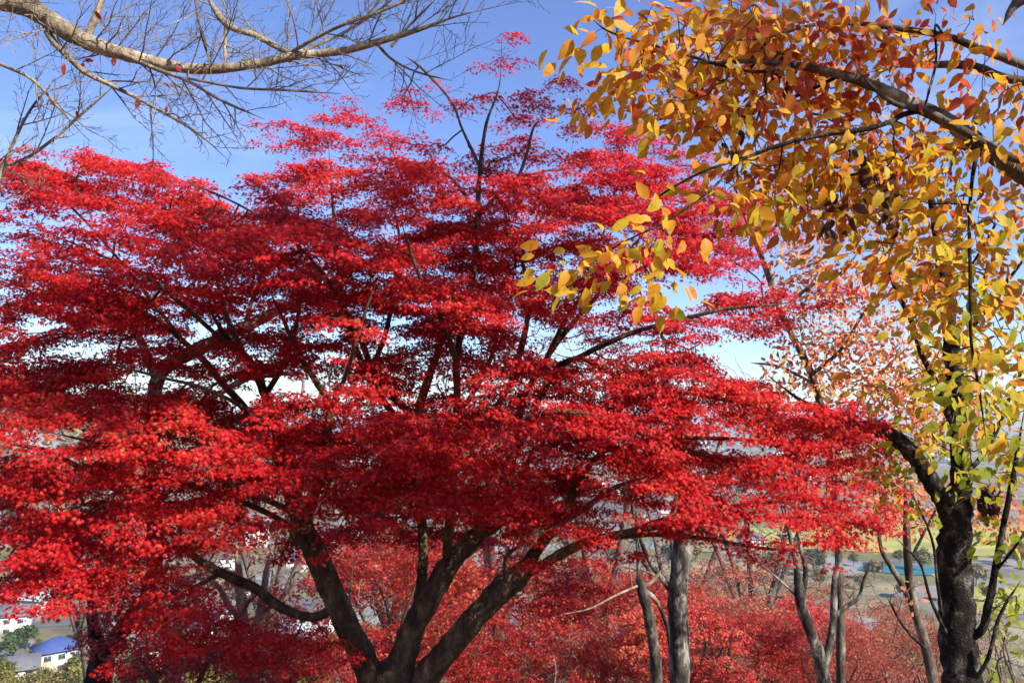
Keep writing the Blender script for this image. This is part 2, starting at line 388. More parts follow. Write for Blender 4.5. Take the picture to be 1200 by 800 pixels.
def leaves(pos, nrm, fwd, size, tmpl, curl=None):
    """all the leaves of one part as one vertex / triangle array"""
    V, T = tmpl; n = len(pos)
    nrm = nrm / (np.linalg.norm(nrm, axis=1)[:, None] + 1e-9)
    x = np.cross(fwd, nrm); x /= np.linalg.norm(x, axis=1)[:, None] + 1e-9
    y = np.cross(nrm, x)
    t = np.broadcast_to(V[None], (n, *V.shape)).copy()
    if curl is None: curl = rng.uniform(0.3, 2.2, n)
    t[:, :, 2] *= curl[:, None]
    t[:, :, 0] *= rng.uniform(0.8, 1.15, n)[:, None]
    t *= np.asarray(size).reshape(-1, 1, 1)
    v = pos[:, None] + t[..., 0:1] * x[:, None] + t[..., 1:2] * y[:, None] + t[..., 2:3] * nrm[:, None]
    f = (np.arange(n) * len(V))[:, None, None] + T[None]
    return v.reshape(-1, 3), f.reshape(-1, 3)

def rnd(n, s=1.0): return rng.normal(size=(n, 3)) * s

def spray(att, dirs, per, rad, flat, size, tmpl, up=0.8, lean=None, jit=0.45, droop=0.25):
    """leaves round each twig end, spread in a flat spray"""
    k = rng.poisson(per, len(att)) if per > 2 else np.maximum(1, rng.poisson(per, len(att)))
    idx = np.repeat(np.arange(len(att)), k); n = len(idx)
    off = rnd(n); off /= np.linalg.norm(off, axis=1)[:, None] + 1e-9
    off *= (rng.uniform(0, 1, n) ** 0.5)[:, None] * rad
    off[:, 2] = off[:, 2] * flat - droop * rad * (off[:, :2] ** 2).sum(1) / rad ** 2
    pos = att[idx] + off
    nr = np.array([0, 0, up]) + rnd(n, jit) + 0.5 * off / rad
    if lean is not None: nr = nr + lean
    fw = dirs[idx] * 0.6 + off / rad + rnd(n, 0.3) + np.array([0, 0, -0.25])
    s = rng.uniform(size[0], size[1], n)
    return leaves(pos, nr, fw, s, tmpl)

def pad_points(cx, cy, hw, hh, d, dens=1.0, spacing=0.15, tilt=0.0, deep=0.75, tilty=0.0):
    """twig ends of one flat tier of foliage: a domed, wavy horizontal disc"""
    c = P(cx, cy, d); a = hw / F * d; b = a * deep; th = hh / F * d
    n = max(3, int(dens * math.pi * a * b / spacing ** 2))
    r = np.sqrt(rng.uniform(0, 1, n)); t = rng.uniform(0, 2 * np.pi, n)
    edge = 1 + 0.22 * np.sin(3 * t + rng.uniform(0, 6)) + 0.12 * np.sin(7 * t + rng.uniform(0, 6))
    x = a * r * edge * np.cos(t); y = b * r * edge * np.sin(t)
    el = abs(c[2]) / c[1]
    hz = max(th - b * el * 0.8, 0.35 * th)
    nl = max(1, int(round(1.3 * hz / 0.085))); lay = (rng.integers(0, nl, n) + 0.5) / nl - 0.5
    z = 0.45 * hz - 1.15 * hz * r ** 2 + lay * hz * 1.25 + rng.normal(size=n) * 0.012 + tilt * x + 0.25 * hz * np.sin(x * 6 + rng.uniform(0, 6)) * np.sin(y * 5) + tilty * y
    return np.column_stack([c[0] + x, c[1] + y, c[2] + z])

def prune(att, dmin):
    keep = []; cell = {}
    for i, p in enumerate(att):
        k = tuple((p // dmin).astype(int))
        ok = True
        for a in (-1, 0, 1):
            for b in (-1, 0, 1):
                for c in (-1, 0, 1):
                    for j in cell.get((k[0] + a, k[1] + b, k[2] + c), ()):
                        if ((att[j] - p) ** 2).sum() < dmin * dmin: ok = False
        if ok: keep.append(i); cell.setdefault(k, []).append(i)
    return att[keep]

def build_tree(name, label, cat, trunk_spec, limb_specs, att, bark, twig_bark, leaf_fn, leaf_mat_, leaf_name='leaves',
               group=None, org=None, rt=0.0022, bf=0.3, lump=0.07, px=True, expo=0.47, wob=0.012, sides=12):
    """thing > trunk, limb (> leaves); every limb carries the twigs and leaves that grow from it"""
    tr = limb_px(trunk_spec) if px else trunk_spec
    lm = [limb_px(s) if px else s for s in limb_specs]
    o = np.array(tr[0][0]) if org is None else org
    root = tag(empty(name, o), label, cat, group)
    mb = MB(); tube(mb, tr[0], tr[1], sides, lump); v, f = tube_tris(mb)
    mesh_obj('trunk', v - o, f, bark, root, True)
    allb = [tr] + lm if not lm else lm
    ch, lid, dirs = grow(allb, att, bf=bf, rt=rt, expo=expo)
    for i, (p, r) in enumerate(allb):
        mb = MB()
        if lm: tube(mb, p, r, 10 if r.max() > 0.02 else 6, lump)
        if ch[i]: twig_mesh(mb, ch[i], wob=wob)
        par = root
        if mb.n:
            v, f = tube_tris(mb)
            par = mesh_obj('limb' if lm else 'twigs', v - o, f, twig_bark if r.max() < 0.03 else bark, root, True)
        m = lid == i
        if m.any() and leaf_fn:
            v, f = leaf_fn(att[m], dirs[m])
            mesh_obj(leaf_name, v - o, f, leaf_mat_, par)
    return root
# ------------------------------------------------------------------ the setting: terrain, field, water, road
xs = np.sinh(np.linspace(-7.6, 7.6, 171)) * 8.0
ys = np.concatenate([np.linspace(-60, 0, 13)[:-1], np.linspace(0, 200, 81)[:-1], np.linspace(200, 900, 71)[:-1], np.geomspace(900, 11000, 60)])
X, Y = np.meshgrid(xs, ys); Z = ground_z(X, Y)
Z = Z + np.where((Y > 2) & (Y < 150), 0.12 * np.sin(X * 0.9 + Y * 0.4) * np.sin(Y * 0.7), 0)
nx, ny = len(xs), len(ys)
i, j = np.meshgrid(np.arange(ny - 1), np.arange(nx - 1), indexing='ij'); a = (i * nx + j).ravel()
tag(mesh_obj('ground', np.column_stack([X.ravel(), Y.ravel(), Z.ravel()]), np.column_stack([a, a + 1, a + nx + 1, a + nx]), M['ground'], None, True), kind='structure')
FLOOR = -60.0
def on_floor(px, py):
    """valley floor point seen at photo pixel"""
    p = P(px, py, 1.0); return p * (FLOOR / p[2])
def sheet(name, poly, z, mat):
    v = [(x, y, FLOOR + z) for x, y in poly]; c = np.mean(v, axis=0); n = len(v)
    return tag(mesh_obj(name, np.vstack([v, c]), [(i, (i + 1) % n, n) for i in range(n)], mat), kind='structure')
def fpoly(pxs): return [tuple(on_floor(*q)[:2]) for q in pxs]
sheet('field', fpoly([(850, 640), (1000, 646), (1250, 656), (1300, 640), (1260, 618), (1050, 612), (900, 616), (840, 625)]), 0.25, M['field'])
sheet('field', fpoly([(1130, 720), (1300, 720), (1300, 690), (1140, 688)]), 0.25, M['field'])
sheet('water', fpoly([(1005, 668), (1050, 673), (1100, 675), (1130, 672), (1120, 667), (1080, 663), (1040, 661), (1010, 663)]), 0.30, M['water'])
sheet('parking_lot', fpoly([(640, 606), (780, 604), (780, 585), (655, 586)]), 0.25, M['asphalt'])
r0, r1 = on_floor(600, 572)[:2], on_floor(1250, 566)[:2]
sheet('road', [(r0[0], r0[1] - 6), (r1[0], r1[1] - 6), (r1[0], r1[1] + 6), (r0[0], r0[1] + 6)], 0.22, M['asphalt'])
r2, r3 = on_floor(-60, 742)[:2], on_floor(420, 700)[:2]
sheet('road', [(r2[0], r2[1] - 4), (r3[0], r3[1] - 4), (r3[0], r3[1] + 4), (r2[0], r2[1] + 4)], 0.21, M['asphalt'])

# ------------------------------------------------------------------ houses of the valley town
def make_house(wall, roof, w, dp, h, rh, hip=False, storeys=2, name='house'):
    """eaves along x; gable or hip roof with overhang, windows with sills, a door"""
    root = empty(name)
    mb = MB(); mb.box((0, 0, h / 2), (w / 2, dp / 2, h / 2))
    if not hip:
        for s in (-1, 1):
            x = s * (w / 2 - 0.1)
            mb.add([(x, -dp / 2, h), (x, dp / 2, h), (x, 0, h + rh * 0.94), (x - s * 0.15, -dp / 2, h), (x - s * 0.15, dp / 2, h), (x - s * 0.15, 0, h + rh * 0.94)],
                   [[0, 1, 2, 2], [3, 5, 4, 4], [0, 2, 5, 3], [1, 4, 5, 2]])
    v, f = tube_tris(mb); mesh_obj('wall', v, f, M[wall], root)
    ov = 0.6; th = 0.18; mb = MB(); rx = (w / 2 + ov) if not hip else max(0.5, w / 2 - dp / 2)
    e = h - 0.15; t = h + rh
    base = [(-w / 2 - ov, -dp / 2 - ov, e), (w / 2 + ov, -dp / 2 - ov, e), (w / 2 + ov, dp / 2 + ov, e), (-w / 2 - ov, dp / 2 + ov, e)]
    top = [(-rx, 0, t), (rx, 0, t)]
    up = [(x, y, z + th) for x, y, z in base + top]
    mb.add(base + top + up, [[6, 7, 11, 10], [8, 9, 10, 11], [7, 8, 11, 11], [9, 6, 10, 10], [0, 4, 5, 1], [2, 5, 4, 3], [1, 5, 2, 2], [3, 4, 0, 0],
                             [0, 1, 7, 6], [1, 2, 8, 7], [2, 3, 9, 8], [3, 0, 6, 9]])
    v, f = tube_tris(mb); mesh_obj('roof', v, f, M[roof], root)
    for st in range(storeys):
        z = 1.6 + st * (h - 0.4) / storeys
        for sgn in (-1, 1):
            for q in range(max(2, int(w // 3))):
                if st == 0 and q == 0 and sgn == -1: continue
                x = -w / 2 + (q + 0.5) * w / max(2, int(w // 3))
                mb = MB(); mb.box((x, sgn * (dp / 2 + 0.02), z), (0.75, 0.05, 0.55)); wn = mb.build('window', M['glass'], root)
                mb = MB(); mb.box((x, sgn * (dp / 2 + 0.08), z - 0.62), (0.85, 0.1, 0.06)); mb.build('sill', M['greyw'], wn)
        for sgn in (-1, 1):
            mb = MB(); mb.box((sgn * (w / 2 + 0.02), 0, z), (0.05, 0.75, 0.5)); mb.build('window', M['glass'], root)
    mb = MB(); mb.box((-w / 2 + w / max(2, int(w // 3)) / 2, -dp / 2 - 0.03, 1.02), (0.5, 0.05, 1.0)); mb.build('door', M['r_brown'], root)
    return root

def make_block(wall, w, dp, h, storeys):
    root = empty('apartment_block')
    mb = MB(); mb.box((0, 0, h / 2), (w / 2, dp / 2, h / 2)); mb.build('wall', M[wall], root)
    mb = MB(); mb.box((0, 0, h + 0.2), (w / 2 + 0.3, dp / 2 + 0.3, 0.197)); mb.build('roof', M['r_pale'], root)
    for s in range(storeys):
        for q in range(int(w // 4)):
            mb = MB(); mb.box((-w / 2 + (q + 0.5) * w / int(w // 4), -dp / 2 - 0.02, (s + 0.55) * h / storeys), (1.1, 0.06, 0.75)); mb.build('window', M['glass'], root)
    return root

def place(root, px, py, rz, label, cat, group=None, first=False, sc=1.0):
    p = on_floor(px, py)
    if first: r = root; r.location = (p[0], p[1], FLOOR); r.rotation_euler = (0, 0, rz); r.scale = (sc,) * 3
    else: r = dup(root, (p[0], p[1], FLOOR), rz, sc)
    tag(r, label, cat, group); return r

kinds = [('white', 'r_grey', 10, 8, 5.6, 2.2, False), ('cream', 'r_blue', 9, 8, 5.4, 2.4, True), ('white', 'r_blue', 11, 8, 5.2, 2.0, False),
         ('tan', 'r_brown', 10, 9, 5.4, 2.4, True), ('cream', 'r_grey', 12, 8, 3.6, 2.2, False), ('greyw', 'r_pale', 10, 8, 5.8, 1.6, False), ('white', 'r_red', 9, 8, 5.5, 2.2, True)]
words_ = [('white', 'dark grey gable'), ('cream', 'blue hipped'), ('white', 'blue gable'), ('tan', 'brown hipped'), ('low cream', 'grey gable'), ('grey', 'pale gable'), ('white', 'reddish hipped')]
protos = [None] * len(kinds); used = [False] * len(kinds)
def house(k, px, py, rz, label, group, sc=1.0):
    if protos[k] is None: protos[k] = make_house(*kinds[k]); first = True
    else: first = False
    return place(protos[k], px, py, rz, label, 'house', group, first, sc)

near_houses = [(1, 66, 785, 0.75, 'steep blue roofed cream house at the bottom left beside the dark trunk'), (0, 12, 742, 0.3, 'white house with grey roof at the left edge, above the blue roofed one'),
    (5, 40, 722, -0.2, 'grey house with pale roof behind the white one at the left edge'), (4, 8, 800, 0.5, 'low cream house in the bottom left corner'),
    (4, 250, 728, 0.15, 'low cream house with long grey roof left of the small pale forked maple'), (2, 228, 752, 0.4, 'white house with blue gable roof below the long grey roofed one'),
    (0, 262, 668, -0.1, 'white house with grey roof behind the low drooping maple limb'), (2, 345, 668, 0.1, 'white house with blue gable roof just left of the thick maple limb'),
    (1, 330, 742, 0.5, 'cream house with blue hipped roof right of the small forked maple'), (0, 372, 742, 0.0, 'white house with grey roof against the left maple trunk'),
    (5, 352, 765, -0.3, 'grey house with pale roof low between small maple and left maple trunk'), (3, 205, 700, 0.2, 'tan house with brown roof above the blue gabled one on the left'),
    (6, 150, 740, -0.3, 'white house with reddish roof behind the dark forked trunk'), (0, 190, 782, 0.6, 'white house with grey roof right of the dark forked trunk'),
    (5, 110, 700, 0.1, 'grey house with pale roof behind leaves left of the dark fork'), (4, 300, 700, -0.2, 'low cream house under the drooping maple limb'),
    (3, 30, 690, 0.4, 'tan house with brown roof farthest up the left edge'), (0, 420, 690, 0.1, 'white house with grey roof between the left and middle maple trunks'),
    (2, 395, 640, 0.2, 'white house with blue roof behind the left maple trunk'), (3, 440, 622, 0.3, 'tan house with brown roof between the maple trunks'),
    (0, 548, 610, 0.2, 'white house with grey roof just right of the broken maple limb'), (5, 715, 572, 0.0, 'grey house with pale roof past the parking lot'),
    (2, 762, 578, 0.1, 'white house with blue roof at the right end of the parking lot'), (0, 880, 645, 0.3, 'white house with grey roof at the left end of the meadow')]
for k, px, py, rz, lb in near_houses: house(k, px, py, rz, lb, 'houses in the near part of the valley')
bl = make_block('white', 26, 11, 9, 3); place(bl, 282, 640, 0.1, 'white three storey apartment block behind the drooping left maple limb', 'apartment block', None, True)
bl2 = make_block('cream', 44, 14, 7, 2); place(bl2, 715, 585, 0.02, 'long cream flat roofed hall beside the grey parking lot', 'hall', None, True)
# the far rows of the town, too small to tell apart
FARGRP = 'far houses of the valley town'
cnt = 0
for row in range(13):
    y = 470 * (1.135 ** row)
    for q in range(15):
        px = rng.uniform(380, 1230); py = 400 - F * math.tan(math.atan2(FLOOR, y) + 0 - PITCH)
        py = 400 + F * math.tan(math.atan2(-FLOOR, y) + PITCH) if False else 400 + F * math.tan(math.atan2(60, y) + PITCH)
        if row < 4 and (px > 800 or px < 560) : continue
        if 560 < px < 790 and 580 < py < 612: continue
        k = int(rng.integers(0, 7))
        house(k, px, py + rng.uniform(-3, 3), rng.uniform(-0.5, 0.5), 'small pale house far off in the valley town beyond the trees', FARGRP, rng.uniform(0.9, 1.5)); cnt += 1
for q in range(10):
    place(bl, rng.uniform(560, 1210), rng.uniform(513, 545), rng.uniform(-0.4, 0.4), 'pale apartment block far off among the houses of the valley town', 'apartment block', 'far apartment blocks')

# ------------------------------------------------------------------ far vegetation
def clump_tree(h, w, n, size, mat, nm='broadleaf_tree', shape=0):
    root = empty(nm)
    mb = MB(); p = catmull([(0, 0, -1), (0.05 * w, 0, h * 0.3), (0, 0.05 * w, h * 0.75)], 4); tube(mb, p, np.linspace(0.03 * h, 0.01 * h, len(p)), 6, 0.1)
    for a in range(5):
        t = a * 1.3; q = catmull([(0, 0, h * (0.25 + 0.07 * a)), (0.2 * w * math.cos(t), 0.2 * w * math.sin(t), h * (0.45 + 0.06 * a)), (0.36 * w * math.cos(t), 0.36 * w * math.sin(t), h * (0.55 + 0.08 * a))], 3)
        tube(mb, q, np.linspace(0.014 * h, 0.005 * h, len(q)), 5, 0.1)
    v, f = tube_tris(mb); mesh_obj('trunk', v, f, M['bark_cherry'], root, True)
    lob = rnd(14); lob /= np.linalg.norm(lob, axis=1)[:, None]; lob *= rng.uniform(0.35, 0.8, 14)[:, None]
    c = lob[rng.integers(0, 14, n)] + rnd(n, 0.17)
    pos = c * np.array([w / 2, w / 2, h * 0.36]) + np.array([0, 0, h * 0.62])
    if shape: pos[:, :2] *= np.clip((h * 1.05 - pos[:, 2]) / (h * 0.7), 0.1, 1.2)[:, None]
    v, f = leaves(pos, c + rnd(n, 0.5) + np.array([0, 0, 0.4]), rnd(n), rng.uniform(0.6, 1.3, n) * size, CLUMP, np.full(n, 1.0))
    mesh_obj('crown', v, f, mat, root)
    return root
tp = [clump_tree(7, 6.5, 1500, 0.5, M['olive']), clump_tree(8, 6, 1500, 0.5, M['green']), clump_tree(6, 6.5, 1300, 0.5, M['wood_mix'])]
tused = [False] * 3
bp = [clump_tree(7, 8, 7000, 0.2, M['olive'], 'bush'), None, clump_tree(6, 8, 7000, 0.2, M['wood_mix'], 'bush')]; bpu = {}
vt = [(1, 640, 640, 'dark green'), (0, 110, 790, 'olive'), (0, 45, 775, 'olive'), (1, 30, 762, 'dark green'), (0, 178, 718, 'olive'), (0, 212, 798, 'olive'), (0, 240, 790, 'olive'), (1, 155, 795, 'dark green'),
      (0, 310, 738, 'olive'), (0, 322, 728, 'olive'), (2, 95, 752, 'tan'), (1, 15, 780, 'dark green'), (0, 0, 815, 'olive'), (2, 60, 815, 'tan'), (0, 90, 810, 'olive'), (1, 1180, 660, 'dark green'), (1, 1195, 655, 'dark green'),
      (0, 1150, 640, 'olive'), (1, 1215, 668, 'dark green'), (0, 1170, 612, 'olive'), (1, 600, 612, 'dark green'), (1, 560, 628, 'dark green'), (0, 690, 628, 'olive'), (0, 740, 632, 'olive'), (1, 885, 606, 'dark green'), (1, 930, 603, 'dark green'),
      (0, 990, 600, 'olive'), (1, 1040, 602, 'dark green'), (2, 860, 622, 'tan'), (2, 800, 630, 'tan'), (2, 1010, 690, 'tan'), (2, 1060, 700, 'tan'), (2, 1110, 704, 'tan'), (2, 1160, 706, 'tan'), (0, 960, 690, 'olive'),
      (2, 20, 668, 'tan'), (0, 70, 672, 'olive'), (2, 330, 610, 'tan'), (1, 300, 618, 'dark green'), (0, 420, 600, 'olive'), (2, 470, 598, 'tan'), (0, 520, 596, 'olive'), (2, 60, 640, 'tan'), (2, 120, 630, 'tan'), (1, 180, 640, 'dark green')]
for k, px, py, w_ in vt:
    place(tp[k], px, py, rng.uniform(0, 6), f'small {w_} tree among the houses and fields of the valley floor', 'tree', f'{w_} trees of the valley floor', not tused[k], rng.uniform(0.7, 1.25)); tused[k] = True
for k in range(3):
    for q in range(30):
        px = rng.uniform(380, 1220); py = rng.uniform(508, 600) if q < 18 else (rng.uniform(652, 700) if px > 640 else rng.uniform(600, 660))
        w_ = ['olive', 'dark green', 'tan'][k]
        place(tp[k], px, py, rng.uniform(0, 6), f'small {w_} tree among the houses and fields of the valley floor', 'tree', f'{w_} trees of the valley floor', False, rng.uniform(0.8, 1.6))
# the autumn wood that covers the hill on the left reads as one mass
n = 1100; x = rng.uniform(-900, -60, n * 3); y = rng.uniform(300, 950, n * 3); z = ground_z(x, y); ok = z > -54
x, y, z = x[ok][:n], y[ok][:n], z[ok][:n]; vs = []; fs = []; off = 0
for a in range(len(x)):
    m = 70; w = rng.uniform(6, 10); h = rng.uniform(7, 12)
    c = rnd(m, 0.42); pos = np.clip(c, -1, 1) * np.array([w / 2, w / 2, h / 2]) + np.array([x[a], y[a], z[a] + h * 0.5])
    v, f = leaves(pos, c + rnd(m, 0.4) + [0, 0, 0.5], rnd(m), rng.uniform(1.2, 2.6, m), CLUMP, np.ones(m)); vs.append(v); fs.append(f + off); off += len(v)
tag(mesh_obj('hillside_wood', np.concatenate(vs), np.concatenate(fs), M['wood_mix']), 'mixed olive and tan autumn wood covering the distant hill on the left', 'wood', kind='stuff')

# ------------------------------------------------------------------ the air over the valley
hm = bpy.data.materials.new('valley_haze'); hm.use_nodes = True; hn = hm.node_tree.nodes; hn.clear()
ho = hn.new('ShaderNodeOutputMaterial'); hv = hn.new('ShaderNodeVolumePrincipled'); hv.inputs['Color'].default_value = (0.72, 0.83, 1.0, 1)
hv.inputs['Density'].default_value = 0.00019; hv.inputs['Anisotropy'].default_value = 0.0
hm.node_tree.links.new(hv.outputs[0], ho.inputs['Volume'])
mb = MB(); mb.box((0, 5000, 5), (9500, 7200, 68)); hz = mb.build('haze', hm); tag(hz, 'pale blue autumn haze lying over the valley', 'haze', kind='stuff')

# ------------------------------------------------------------------ red maples and bare brush on the slope below
SUNLEAN = np.array([0.22, -0.38, 0.0])
def slope_tree(nm, h, w, natt, per, size, mat, seed, bark='bark_twig', leafed=True, tiers=6, nst=4):
    global rng
    rng = np.random.default_rng(seed)
    trunk = (catmull([(0, 0, -0.6), (0.03 * w, 0, 0.12 * h), (0.0, 0.02 * w, 0.26 * h)], 4), np.linspace(0.035 * h * 0.6, 0.012 * h, 9)); trunk = (trunk[0], np.linspace(0.022 * h, 0.013 * h, len(trunk[0])))
    limbs = []
    for a in range(nst):
        t = a * 2 * math.pi / nst + rng.uniform(-0.4, 0.4); q = rng.uniform(0.16, 0.26) * w; top = rng.uniform(0.55, 0.85) * h
        p = catmull([trunk[0][-1] - [0, 0, 0.03 * h], (0.5 * q * math.cos(t), 0.5 * q * math.sin(t), 0.42 * h), (q * math.cos(t), q * math.sin(t), 0.6 * h), (1.25 * q * math.cos(t + 0.3), 1.25 * q * math.sin(t + 0.3), top)], 5)
        limbs.append((p, np.linspace(0.011 * h, 0.004 * h, len(p))))
    A = []
    for a in range(tiers * 3):
        t = rng.uniform(0, 6.28); zz = rng.uniform(0.32, 0.97); rr = math.sqrt(max(0.05, 1 - (max(0, zz - 0.42) / 0.6) ** 2)) * rng.uniform(0.25, 0.8) * w / 2
        m = natt // (tiers * 3); pr = np.sqrt(rng.uniform(0, 1, m)) * w * rng.uniform(0.13, 0.22); pt = rng.uniform(0, 6.28, m)
        A.append(np.column_stack([rr * math.cos(t) + pr * np.cos(pt), rr * math.sin(t) + pr * np.sin(pt), zz * h + rng.normal(size=m) * 0.035 * h - 0.18 * pr]))
    att = prune(np.concatenate(A), 0.1)
    fn = (lambda a, d: spray(a, d, per, 0.26, 0.45, size, STAR5, lean=SUNLEAN)) if leafed else None
    return build_tree(nm, None, None, trunk, limbs, att, M[bark], M[bark], fn, M[mat] if mat else None, org=np.zeros(3), px=False, rt=0.004, lump=0.05, sides=8)

RM = [slope_tree('red_maple', 6, 6.5, 800, 20, (0.10, 0.17), 'maple_far', 21), slope_tree('red_maple', 5, 6, 760, 20, (0.10, 0.17), 'maple_far', 22), slope_tree('red_maple', 5.5, 6, 900, 13, (0.09, 0.15), 'maple_rust', 23)]
BB = [slope_tree('bare_shrub', 4.5, 4.0, 520, 0, (1, 1), None, 31, 'bark_grey', False), slope_tree('bare_shrub', 5.5, 4.0, 520, 0.35, (0.09, 0.14), 'salmon', 32, 'bark_grey', True)]
rng = np.random.default_rng(99)
rmused = [False] * 3; bbused = [False] * 2
def on_slope(protos_, usedl, k, px, d, top, label, group, cat, h0):
    p = P(px, top, d); gz = float(ground_z(p[0], p[1])); s = max(0.45, (p[2] - gz) / h0[k])
    loc = (p[0], p[1], gz - 0.1); rz = rng.uniform(0, 6.28)
    if not usedl[k]: r = protos_[k]; usedl[k] = True; r.location = loc; r.rotation_euler = (0, 0, rz); r.scale = (s,) * 3
    else: r = dup(protos_[k], loc, rz, s)
    tag(r, label, cat, group); return r
for k, px, d, top, lb in [(0, 760, 19, 655, 'bright red maple directly behind the grey lichen trunk'), (2, 820, 17, 682, 'salmon red maple whose crown touches the grey lichen trunk on the right'), (2, 1060, 18, 712, 'salmon red maple left of the big dark trunk'), (0, 940, 22, 690, 'red maple behind the two stems of the forked bare tree'), (2, 640, 20, 640, 'salmon red maple under the long right limb of the big maple'), (0, 475, 13, 592, 'bright red maple directly behind the left and middle trunks of the big maple'), (1, 330, 11, 776, 'low red maple under the small forked maple at the lower left'),
        (1, 520, 15, 668, 'red maple filling the gap between the middle and right big maple trunks'), (0, 610, 16, 628, 'red maple just right of the leaning right trunk of the big maple'), (1, 690, 14, 742, 'low red maple left of the pair of lichen covered trunks'),
        (0, 700, 24, 646, 'red maple tall behind the lichen covered trunks, on their left'), (2, 850, 22, 648, 'rust red maple between the grey lichen trunk and the forked bare tree'), (2, 900, 30, 684, 'rust red maple farther down behind the forked bare tree'),
        (0, 880, 15, 742, 'deep red maple low right of the grey lichen trunk'), (2, 1005, 20, 722, 'rust red maple right of the forked bare tree'), (2, 1040, 26, 700, 'rust red maple left of the orange leaved thin trunk'),
        (1, 215, 9.5, 796, 'lowest red maple at the bottom edge under the houses'), (2, 780, 28, 672, 'rust red maple behind the grey lichen trunk'), (2, 950, 36, 685, 'most distant rust red maple, seen through the forked bare tree'),
        (0, 790, 13, 768, 'red maple at the bottom edge between the two lichen trunks'), (2, 980, 15, 755, 'rust red maple at the foot of the forked bare tree'), (0, 470, 22, 612, 'red maple farther down seen between the big maple trunks'), (1, 560, 11.5, 770, 'red maple at the bottom edge beneath the leaning maple trunk')]:
    on_slope(RM, rmused, k, px, d, top, lb, 'red maples on the slope below', 'maple tree', [6, 5, 5.5])
for k, px, d, top, lb in [(0, 830, 34, 645, 'grey bare shrub above the red maples right of the lichen trunk'), (0, 905, 40, 655, 'grey bare shrub behind the forked bare tree at the meadow edge'), (1, 1010, 24, 662, 'thin shrub with a few orange leaves below the pond'),
        (0, 1070, 30, 690, 'grey bare shrub beside the thin orange leaved trunk'), (1, 1090, 16, 720, 'shrub with scattered orange leaves at the foot of the thin trunk'), (1, 1175, 15, 690, 'shrub with orange leaves right of the big dark trunk'),
        (0, 1190, 24, 680, 'grey bare shrub at the right edge beyond the dark trunk'), (0, 745, 38, 650, 'grey bare shrub behind the lichen covered trunks'), (0, 680, 30, 690, 'grey bare shrub among the red maples left of the lichen trunks'), (1, 1140, 26, 700, 'shrub with a few orange leaves behind the big dark trunk'), (0, 860, 17, 730, 'grey bare shrub between lichen trunk and forked bare tree'), (0, 640, 12, 720, 'grey bare twiggy shrub right of the leaning maple trunk')]:
    on_slope(BB, bbused, k, px, d, top, lb, 'shrubs on the slope below', 'shrub', [4.5, 5.5])

for k, px, d, top, lb in [(0, 20, 70, 778, 'olive bush on the slope at the left edge under the houses'), (0, 95, 60, 790, 'olive bush on the slope just left of the dark forked trunk'), (2, 55, 52, 782, 'tan bush on the slope between the two olive ones at the left'), (0, 200, 64, 772, 'olive bush on the slope right of the dark forked trunk'), (0, 160, 50, 785, 'low olive bush at the foot of the dark forked trunk'), (0, 245, 85, 742, 'olive bush on the slope left of the small forked maple'), (0, 340, 80, 736, 'olive bush on the slope right of the small forked maple'),
                          (2, 0, 45, 790, 'tan bush at the very bottom left corner')]:
    p = P(px, top, d); gz = float(ground_z(p[0], p[1])); sc_ = max(0.4, (p[2] - gz) / [7.2, 8, 6.2][k])
    if k in bpu: r = dup(bp[k], (p[0], p[1], gz), rng.uniform(0, 6), sc_)
    else: r = bp[k]; bpu[k] = 1; r.location = (p[0], p[1], gz); r.scale = (sc_,) * 3
    tag(r, lb, 'bush', 'bushes on the slope at the lower left')

TB = [slope_tree('bare_tree', 9, 5.5, 1500, 0, (1, 1), None, 41, 'bark_grey', False, tiers=9, nst=5)]; tbu = [False]; rng = np.random.default_rng(123)
for px, d, top, lb in [(580, 19, 345, 'tall bare grey tree with fine twigs behind the middle of the big maple'), (700, 23, 372, 'tall bare grey tree behind the long right limbs of the big maple'), (330, 21, 350, 'tall bare grey tree behind the fanned left stems of the big maple'), (880, 26, 425, 'bare grey twiggy tree left of the leaning slender tree'),
                       (120, 24, 385, 'bare grey tree behind the left side of the big maple'), (460, 26, 380, 'bare grey tree between the left and middle stems of the big maple'), (790, 30, 420, 'farthest bare grey tree behind the right end of the big maple'), (225, 30, 400, 'bare grey tree beside the thick limb of the dark cherry')]:
    on_slope(TB, tbu, 0, px, d, top, lb, 'tall bare trees behind the big maple', 'tree', [9])

# ------------------------------------------------------------------ bare and thin trees on the slope
def base_of(px, d):
    p = P(px, 840, d); z = float(ground_z(p[0], p[1])); a = P(px, 400 + (400 - 400), d)
    return p, z
def drop(spec):
    """continue a trunk straight down into the ground below the frame"""
    p, r = limb_px(spec); q = p[0].copy(); z = float(ground_z(q[0], q[1])) - 0.25
    dn = np.linspace(1, 0, 6)[:, None]
    low = np.column_stack([np.full(6, q[0]), np.full(6, q[1]), z + (q[2] - z) * np.linspace(0, 1, 6)])[:-1]
    return np.vstack([low, p]), np.concatenate([r[0] * np.linspace(1.35, 1.03, 5), r])

def px_tree(name, label, cat, trunk, limbs, att, bark, twig, leaf_fn, mat, **kw):
    tr = drop(trunk); lm = [limb_px(s) for s in limbs]
    return build_tree(name, label, cat, tr, lm, att, bark, twig, leaf_fn, mat, px=False, org=tr[0][0] + np.array([0, 0, 0.25]), **kw)

def blob_att(specs, spacing=0.2):
    out = []
    for cx, cy, hw, hh, d, dens in specs:
        c = P(cx, cy, d); ax = hw / F * d; th = hh / F * d
        n = max(4, int(1.5 * dens * math.pi * ax * th / spacing ** 2))
        q = rnd(n); q /= np.linalg.norm(q, axis=1)[:, None]; q *= (rng.uniform(0, 1, n) ** 0.45)[:, None]
        out.append(c + q * np.array([ax, 0.8 * max(ax, th), th]) * 1.1)
    return np.concatenate(out)

